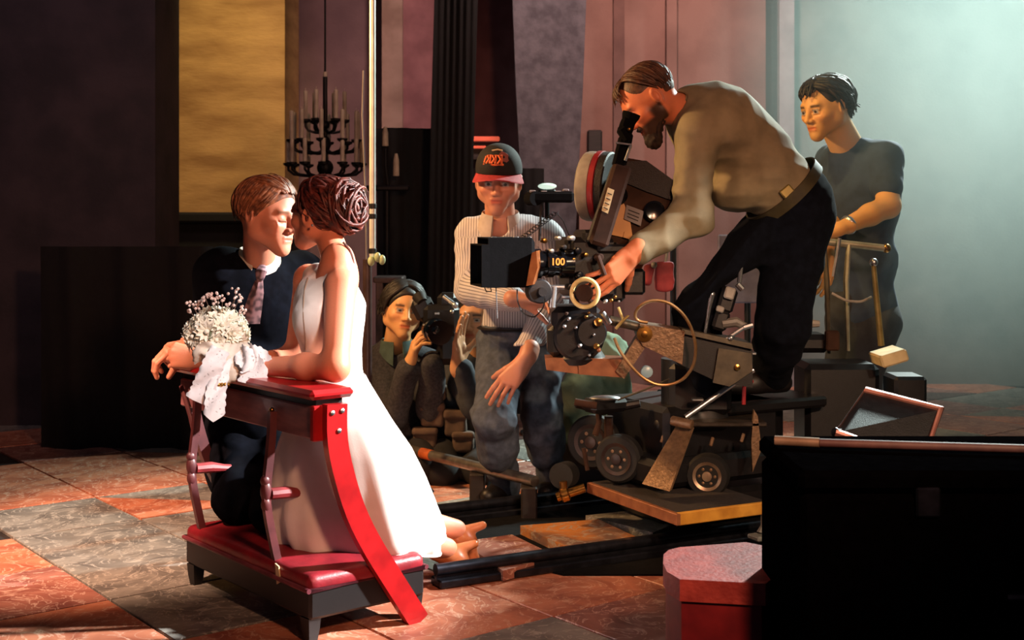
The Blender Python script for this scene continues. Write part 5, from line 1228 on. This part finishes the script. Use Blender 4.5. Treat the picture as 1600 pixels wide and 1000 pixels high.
def stroke(pts, m, r=.0022): b = MB(); b.tube([on_cap(u,v_) for u,v_ in pts],r,6); b.build('emblem_letter', m, cp)
for u0 in (-.16,.06,.26): stroke([(u0,.16),(u0-.02,.46),(u0+.12,.44),(u0+.03,.31),(u0+.14,.16)], M_emb, .0046)
stroke([(-.24,.13),(.1,.115),(.54,.13)], M_emb, .004); stroke([(.50,.18),(.44,.42)], M_emb, .0046)
stroke([(-.22,.66),(0,.70),(.26,.64)], mat('embroidery_cream','c8b494','b09c7c',rough=.7), .0036)
paths = [sph_path(rd((s_,-.3-.9*t,.1),.05), rd((s_*.9,-.35-1.0*t,-.55),.08), 1.0, 1.0) for s_ in (-1,1) for t in np.linspace(0,1,40)]
hair_obj(capm, paths, .006, HF, HL, hs, hair_mat('short_dark','2a1c16','140d0a'))

# ---------------- bearded operator
op = empty('person', V(.90,4.83,.46), 'bearded man in a khaki shirt bending to look through the camera viewfinder', 'person')
sk = (.72,.235,.11); HF = basis((-.74,-.13,-.66),(-.66,0,.75)); HL = P(1013,158,4.42); hs = 1.04
on = P(1066,172,4.47); sN, sF = P(1088,205,4.36), P(1092,190,4.62); oc, ow, oh = P(1132,205,4.50), P(1190,262,4.52), P(1236,312,4.54); of = nrm(V(-.55,-.05,-.8))
eN, wN = P(1082,338,4.32), P(998,392,4.26); eF, wF = P(1075,330,4.66), P(1010,385,4.55)
parts = [head_mesh(HL,HF,hs,sk,brow=(.09,.04,.02),eyes='closed',neck_to=on+V(.02,0,-.01),neck_r=.055,beard=(.06,.03,.018))]
parts.append(hand_mesh(P(990,396,4.245),nrm(V(-.70,-.15,-.70)),V(-.45,.8,.2),'R',sk,curl=(.12,.28,.30,.32,.36),spread=.05,thumb_out=1.0,s=1.18,arm_from=P(1012,384,4.27)))
F = Field(); F.ell(oc,(.13,.10,.11),k=.05); F.cone(oc,sN,.07,.05,k=.04); F.cone(on,oc,.055,.08,k=.04); arm_field(F,sN,eN,wN,r=(.05,.04,.027)); arm_field(F,sF,eF,wF,r=(.05,.04,.027)); F.cone(oc,sF,.07,.05,k=.04); parts.append(plain(F,.008,sk)); parts.append(hand_mesh(wF,nrm(V(-.8,-.2,-.5)),V(0,-.6,-.6),'L',sk,curl=(.3,.6,.6,.6,.6),s=1.1)); body_obj(op, parts, SKIN)
M_khaki = mat('khaki_shirt','8c8266','786f56',rough=.85,scale=14,bump=.12,bscale=300)
F = Field(); torso_field(F,oh,ow,oc,on+V(.02,0,-.01),sN,sF,of,g=.016,cw=.15,ww=.135,hw=.13,dp=.115,k=.06,belly=.01)
F.ell(P(1130,190,4.48),(.13,.15,.10),k=.06); arm_field(F,sN,eN,wN,g=.022,to=.93); arm_field(F,sF,eF,wF,g=.018,to=.9); F.ell(eN+V(.01,0,0),(.062,.06,.07),k=.03)
F.ell(P(1150,300,4.48),(.10,.11,.07),k=.05); F.cone(lerp(eN,wN,.82),lerp(eN,wN,.96),.047,.044,k=.008)
F.cone(HL+(on-HL)*.3,on+V(.01,0,-.0),.066,.060,k=.01,mode='s')
F.disp(folds(.010,9,51,None,2.6)); F.disp(folds(.007,26,52,None,2.2)); 
ax_ = nrm(oh-ow); F.plane(lerp(ow,oh,.72),ax_); cloth_obj(op, F, .0065, 'shirt', M_khaki)
collar(op, on+V(-.008,0,.004), nrm(HL-on)+V(0,0,.3), nrm(V(-.5,-.1,-.9)), .064, .045, M_khaki, gap=.3, tip=1.6, flare=1.3)
M_dkjean = mat('dark_jeans','0d111b','080b13',rough=1.0,spec=.1,scale=40,bump=.3,bscale=500)
kn1, an1 = P(1222,510,4.52), V(P(1216,0,4.6)[0],4.72,.55); kn2, an2 = P(1080,436,4.34), P(1105,600,4.52)
F = Field(); F.ell(oh,(.135,.14,.13),k=.05); leg_field(F,oh+V(.02,-.03,-.05),kn1,an1,g=.020,r=(.105,.072,.05)); leg_field(F,oh+V(-.02,.05,-.05),kn2,an2,g=.016,r=(.10,.068,.048)); F.cone(ow,oh,.115,.135,k=.04)
F.disp(folds(.008,18,53)); F.disp(folds(.004,45,54)); F.plane(lerp(ow,oh,.68),-ax_); cloth_obj(op, F, .0075, 'jeans', M_dkjean)
bc_ = lerp(ow,oh,.72); xb = nrm(np.cross(ax_,(0,1,0)))
def band(parent, c, ax, x, rx, ry, h, m, name, t=.006):
    y = np.cross(ax,x); b = MB(); rr = []
    for a in np.linspace(0,2*PI,48,endpoint=False):
        d = math.cos(a)*x*rx+math.sin(a)*y*ry; n_ = nrm(d); rr.append([c+d-ax*h/2,c+d+n_*t-ax*h/2,c+d+n_*t+ax*h/2,c+d+ax*h/2])
    b.loft(rr+[rr[0]],closed=True); return b.build(name, m, parent, smooth=50)
band(op, lerp(ow,oh,.75), ax_, xb, .151, .156, .040, mat('olive_belt','3c3618','2c2710',rough=.6), 'belt')
b = MB(); b.box(P(1232,302,4.385),(.05,.012,.044),R=basis((0,1,0),(.75,0,.65)),bev=.004); b.build('belt_loop', mat('brass_loop','8a7a40','6e6030',rough=.4,metal=.4), op)
shoe(op, an1+V(0,0,.0), (-.8,-.3,0), M_gap, L=.29); shoe(op, an2+V(0,0,-.09), (-1,-.2,0), M_gap, L=.28)
paths = []
for k in range(220):
    t = RNG.random(); sd = 1 if RNG.random() < .55 else -1
    paths.append(sph_path(rd((.12*sd,.55-1.2*t,.95),.06), rd((sd*1.0,-.05-1.0*t,-.05-.35*t),.10), 1.0, 1.02, wob=.01))
for k in range(46): paths.append(sph_path(rd((-.30+.5*RNG.random(),.55,.95),.06), rd((-.5+1.0*RNG.random(),1.0,.42),.06), 1.02, 1.10, wob=.012))
hair_obj(op, paths, .0058, HF, HL, hs, hair_mat('thin_brown','5c3a26','341f14'), cap=scalp(.9,-.03,.001))
F = Field()
for q in (-1,1): F.cone((0,.070,-.100),(q*.045,.012,-.066),.024,.015,k=.02)
F.ell((0,.078,-.112),(.026,.022,.026),k=.02); F.cone((-.02,.088,-.052),(.02,.088,-.052),.007,.007,k=.006)
F.disp(folds(.006,150,55)); v, f = F.mesh(.004); link('beard', mesh_np('beard',xf(v,HF,HL,hs),f), hair_mat('dark_beard','2c1a12','160c08',rough=.8), op)

# ---------------- man in the dark T-shirt
tm = empty('person', V(1.46,5.30,0), 'dark haired man in a dark T-shirt standing behind the push bar at right', 'person')
sk = (.72,.40,.15); HF = basis((-.82,-.52,-.26),(-.05,0,1)); HL = P(1288,168,5.16); hs = 1.06
tn = P(1325,222,5.26); s1, s2 = P(1382,246,5.16), P(1300,250,5.50); tc_, tw, th_ = P(1345,315,5.30), P(1345,410,5.32), P(1345,480,5.32); tf = nrm(V(-.80,-.55,0))
e1_, w1_ = P(1388,322,5.05), P(1316,356,4.93); e2_, w2_ = P(1300,340,5.30), P(1292,392,5.02)
parts = [head_mesh(HL,HF,hs,sk,brow=(.03,.02,.012),eyes='open',neck_to=tn+V(0,0,-.03),neck_r=.060,stubble=.2)]
F = Field(); F.ell(tc_,(.15,.11,.16),k=.05); F.cone(s1,e1_,.052,.046,k=.02); F.cone(e1_,lerp(e1_,w1_,.4),.046,.042,k=.02); F.cone(lerp(e1_,w1_,.4),w1_,.042,.028,k=.02); F.cone(s2,e2_,.052,.046,k=.02); F.cone(e2_,w2_,.044,.028,k=.02); parts.append(plain(F,.006,sk))
parts.append(hand_mesh(w1_,nrm(V(-.95,-.15,-.22)),V(.1,.3,-1),'L',sk,curl=(.3,.4,.5,.55,.6),s=1.08)); parts.append(hand_mesh(w2_,nrm(V(-.2,-.3,-.95)),V(-.3,.9,0),'R',sk,curl=(.3,.4,.5,.5,.5),s=1.08))
body_obj(tm, parts, SKIN)
M_tee = mat('slate_tee','2e4058','243346',rough=.9,scale=16,bump=.1,bscale=300)
F = Field(); torso_field(F,th_,tw,tc_,tn+V(0,0,-.02),s1,s2,tf,g=.014,cw=.16,ww=.145,hw=.145,dp=.12,k=.06); F.cone(s1,lerp(s1,e1_,.60),.070,.066,k=.03); F.cone(s2,lerp(s2,e2_,.6),.070,.066,k=.03); F.cone(HL,tn+V(0,0,-.01),.07,.066,k=.01,mode='s')
F.disp(folds(.009,16,61)); F.disp(folds(.004,38,62)); F.plane(th_+V(0,0,-.06),(0,0,-1)); cloth_obj(tm, F, .0075, 't_shirt', M_tee)
F = Field(); F.ell(th_,(.15,.13,.13),k=.05); leg_field(F,th_+V(.05,-.06,-.06),V(1.42,5.20,.46),V(1.44,5.26,.10),g=.016); leg_field(F,th_+V(-.02,.09,-.06),V(1.40,5.42,.46),V(1.44,5.46,.10),g=.016); F.disp(folds(.008,20,63)); cloth_obj(tm, F, .009, 'trousers', mat('grey_trousers','2c3138','20242a',rough=.9))
shoe(tm, V(1.44,5.26,.076), (-.9,-.4,0), M_gap); shoe(tm, V(1.44,5.46,.076), (-.9,-.4,0), M_gap)
b = MB(); wq = lerp(e1_,w1_,.88); dq = nrm(w1_-e1_); xq = nrm(np.cross(dq,(0,1,0))); yq = np.cross(dq,xq); b.tube([wq+.034*(math.cos(a)*xq+math.sin(a)*yq) for a in np.linspace(0,2*PI,24,endpoint=False)],.010,6,closed=True,flat=.4); b.build('wristwatch', M_steel, tm)
paths = []
for k in range(330):
    t = RNG.random(); sd = 1 if RNG.random() < .5 else -1
    d1 = (sd*1.0,-.1-1.1*t,-.1-.5*t) if t < .75 else (sd*.6*RNG.random(),-1,-.75)
    paths.append(sph_path(rd((.10*sd,.85-1.4*t,.85),.06), rd(d1,.12), 1.03, 1.09+.05*RNG.random(), wob=.03, hang=.03 if t > .6 else 0))
for k in range(40): paths.append(sph_path(rd((.6*(RNG.random()-.5),.5,1.),.08), rd((.9*(RNG.random()-.5),.98,.42),.08), 1.04, 1.10, wob=.03))
hair_obj(tm, paths, .0075, HF, HL, hs, hair_mat('thick_dark','2a2018','120d0a'), cap=scalp(.9,-.05,.004))

# ---------------- long-haired photographer crouching behind the bride
ph = empty('person', V(P(620,0,5.65)[0],5.65,0), 'photographer with chin length dark hair crouching and holding a camera', 'person')
sk = (.70,.38,.17); HF = basis((.28,-.95,.0),(.16,0,1)); HL = P(630,484,5.60); hs = 1.06
pn = P(618,540,5.68); p1, p2 = P(592,566,5.72), P(668,572,5.66); pc, pw, phh = P(622,620,5.72), P(622,690,5.75), P(622,740,5.80); pf = V(.2,-1,0)
eA, wA = P(614,652,5.48), P(640,570,5.40); eB, wB = P(672,640,5.5), P(676,560,5.38)
parts = [head_mesh(HL,HF,hs,sk,brow=(.05,.03,.02),eyes='open',neck_to=pn+V(0,.01,-.02),neck_r=.052)]
parts.append(hand_mesh(wA,nrm(V(.25,-.25,.95)),V(.8,.1,0),'R',sk,curl=(.2,.35,.45,.5,.55),s=1.05,arm_from=lerp(wA,eA,.25))); body_obj(ph, parts, SKIN)
F = Field(); torso_field(F,phh,pw,pc,pn,p2,p1,pf,g=.016,k=.05); arm_field(F,p1,eA,wA,g=.018,to=.92); arm_field(F,p2,eB,wB,g=.018,to=.92); F.cone(HL+V(0,0,-.1),pn,.062,.062,k=.01,mode='s'); F.disp(folds(.010,18,71)); cloth_obj(ph, F, .008, 'jacket', mat('charcoal_jacket','3a3a40','26262b',rough=.9,scale=90,bump=.3,bscale=300))
collar(ph, pn+V(.006,-.01,.0), V(0,-.1,1), V(.2,-1,0), .064, .05, mat('teal_collar','4a5e58','384a45',rough=.9), gap=.3, tip=2.0)
F = Field(); leg_field(F,phh+V(-.08,0,0),P(600,720,5.35),V(P(600,0,5.6)[0],5.62,.09),g=.012); leg_field(F,phh+V(.08,0,0),P(656,725,5.4),V(P(650,0,5.6)[0],5.66,.09),g=.012); F.ell(phh,(.15,.13,.12)); cloth_obj(ph, F, .01, 'trousers', mat('charcoal_trousers','1c1c20','121215',rough=.9))
for px in (600,650): shoe(ph, V(P(px,0,5.6)[0],5.62,.076), (0,-1,0), M_gap)
paths = []
for k in range(340):
    t = RNG.random(); sd = 1 if RNG.random() < .5 else -1
    paths.append(sph_path(rd((.06+.05*sd,.72-1.4*t,.95),.05), rd((sd*1.0,.30-1.25*t,-.15-.25*t),.08), 1.03, 1.10, wob=.02, hang=(.055 if sd < 0 else .02)+.02*RNG.random()))
hair_obj(ph, paths, .0072, HF, HL, hs, hair_mat('dark_bob','1e1814','0d0a08'), cap=scalp(.42,-.05,.008))
pcam = empty('photo_camera', P(682,505,5.36), 'black press camera held up by the crouching long haired photographer', 'camera')
b = MB(); b.box(P(690,500,5.36),(.15,.10,.13),bev=.02); b.box(P(700,470,5.38),(.09,.08,.07),bev=.02); b.box(P(662,482,5.40),(.09,.08,.10),R=basis((0,1,0),(-.5,0,1)),bev=.02); bo = b.build('camera_body', M_blk, pcam)
b = MB(); b.lathe(P(677,515,5.32),nrm(V(.25,-1,0)),[(0,.05),(.05,.052),(.055,.046),(.10,.046),(.11,.05),(.15,.05),(.15,.040)],26); b.build('lens_barrel', M_blkgloss, pcam)
b = MB(); b.lathe(P(680,515,5.18),nrm(V(.25,-1,0)),[(0,.042),(.006,.034),(.010,.018),(.012,.004)],22); b.build('front_glass', mat('lens_glass','101c22','080f14',rough=.05,coat=1.0), pcam)
b = MB(); b.tube([P(660,472,5.36),P(654,462,5.38)],[.022,.030],14); b.build('eyecup', M_rubber, pcam)
b = MB(); b.cyl(P(693,463,5.32),P(710,476,5.30),.009,10); b.sphere(P(711,477,5.29),.014); b.sphere(P(706,487,5.29),.009); b.box(P(683,490,5.28),(.02,.01,.01),bev=.002); b.build('flash_arm', M_steel, pcam)
b = MB(); b.box(P(700,540,5.4),(.10,.09,.16),bev=.03); b.build('battery_grip', M_blk, pcam)

# ---------------- second photographer, hand raised
hg = empty('person', V(P(728,0,5.75)[0],5.75,0), 'dark haired person in a khaki pocket vest crouching with one hand raised', 'person')
sk = (.62,.32,.17); HF = basis((-.30,-.95,-.05)); HL = P(744,496,5.55); hs = 1.05
hn = P(752,555,5.65); h1, h2 = P(716,585,5.62), P(790,590,5.72); hc, hw_, hh = P(722,632,5.66), P(716,690,5.70), P(716,738,5.80)
eH, wH = P(742,634,5.36), P(718,568,5.30)
parts = [head_mesh(HL,HF,hs,sk,brow=(.03,.02,.015),eyes='open',neck_to=hn+V(0,.02,-.02),stubble=.3)]
parts.append(hand_mesh(P(716,566,5.30),nrm(V(.02,-.10,1)),V(.85,-.45,0),'R',sk,curl=(.15,.12,.12,.14,.18),spread=.04,s=1.12,thumb_out=.75,arm_from=lerp(wH,eH,.35))); body_obj(hg, parts, SKIN)
F = Field(); torso_field(F,hh,hw_,hc,hn,h2,h1,V(-.2,-1,0),g=.010,k=.05); arm_field(F,h1,eH,wH,g=.016,to=.88); F.cone(HL,hn,.06,.06,k=.01,mode='s'); F.disp(folds(.008,20,81)); cloth_obj(hg, F, .008, 'shirt', mat('dim_denim_shirt','3c4048','2a2d34',rough=.9))
M_vest = mat('khaki_vest','5c4a3e','483a31',rough=.9,scale=20,bump=.2,bscale=200)
F = Field(); torso_field(F,hh,hw_,hc,hn+V(0,.02,-.05),lerp(hn,h2,.7),lerp(hn,h1,.7),V(-.2,-1,0),g=.026,k=.05); F.cone(HL,hn+V(-.02,-.06,-.08),.08,.05,k=.01,mode='s'); F.plane(h1+V(.02,0,0),V(-1,0,.2)); F.disp(folds(.008,22,82)); vo = cloth_obj(hg, F, .008, 'vest', M_vest)
for px,py,w_,h_ in ((676,648,.10,.10),(712,660,.095,.12),(682,612,.085,.07),(664,684,.10,.09),(724,690,.09,.09)):
    F = Field(); F.box(P(px,py,5.47),(w_/2,.028,h_/2),R=basis((.05,1,0)),rd=.016); F.box(P(px,py,5.47)+V(0,-.014,h_*.34),(w_/2+.004,.026,h_*.17),rd=.012,k=.004); F.disp(folds(.004,40,83)); cloth_obj(hg, F, .006, 'pocket', M_vest)
F = Field(); leg_field(F,hh+V(-.08,0,0),P(690,735,5.4),V(P(700,0,5.7)[0],5.68,.09),g=.012); leg_field(F,hh+V(.08,0,0),P(750,735,5.42),V(P(752,0,5.7)[0],5.72,.09),g=.012); F.ell(hh,(.15,.13,.12)); cloth_obj(hg, F, .01, 'trousers', mat('charcoal_trousers','1c1c20'))
for px in (700,752): shoe(hg, V(P(px,0,5.7)[0],5.68,.076), (0,-1,0), M_gap)
paths = []
for k in range(220):
    t = RNG.random(); sd = 1 if RNG.random() < .5 else -1
    paths.append(sph_path(rd((.1*sd,.75-1.4*t,.95),.05), rd((sd*1.0,.15-1.1*t,-.2-.3*t),.08), 1.02, 1.07, wob=.015))
hair_obj(hg, paths, .0068, HF, HL, hs, hair_mat('dark_crop','1a1411','0c0908'), cap=scalp(.40,-.05,.005))
# ------------------------------------------------------------------ smoke hanging in the back light at the right
hz = bpy.data.materials.new('haze'); hz.use_nodes = True; nt = hz.node_tree; N = nt.nodes; L = nt.links; N.remove(N['Principled BSDF'])
vs_ = N.new('ShaderNodeVolumeScatter'); vs_.inputs['Color'].default_value = (.80,.95,.90,1); vs_.inputs['Anisotropy'].default_value = .25
tc = N.new('ShaderNodeTexCoord'); gr = N.new('ShaderNodeTexGradient'); gr.gradient_type = 'SPHERICAL'; L.new(tc.outputs['Object'], gr.inputs['Vector'])
ml = N.new('ShaderNodeMath'); ml.operation = 'MULTIPLY'; ml.inputs[1].default_value = .25; L.new(gr.outputs['Fac'], ml.inputs[0]); L.new(ml.outputs[0], vs_.inputs['Density']); L.new(vs_.outputs[0], N['Material Output'].inputs['Volume'])
b = MB(); b.sphere((0,0,0), 1.0, 24, 16)
me = bpy.data.meshes.new('haze'); me.from_pydata(b.v,[],b.f); me.materials.append(hz)
ho = bpy.data.objects.new('haze', me); COL.objects.link(ho); ho.location = (2.15, 5.6, 1.65); ho.scale = (1.35, 1.5, 1.6)
tag(ho, 'thin greenish smoke hanging in the back light at the right', 'smoke', kind='stuff')
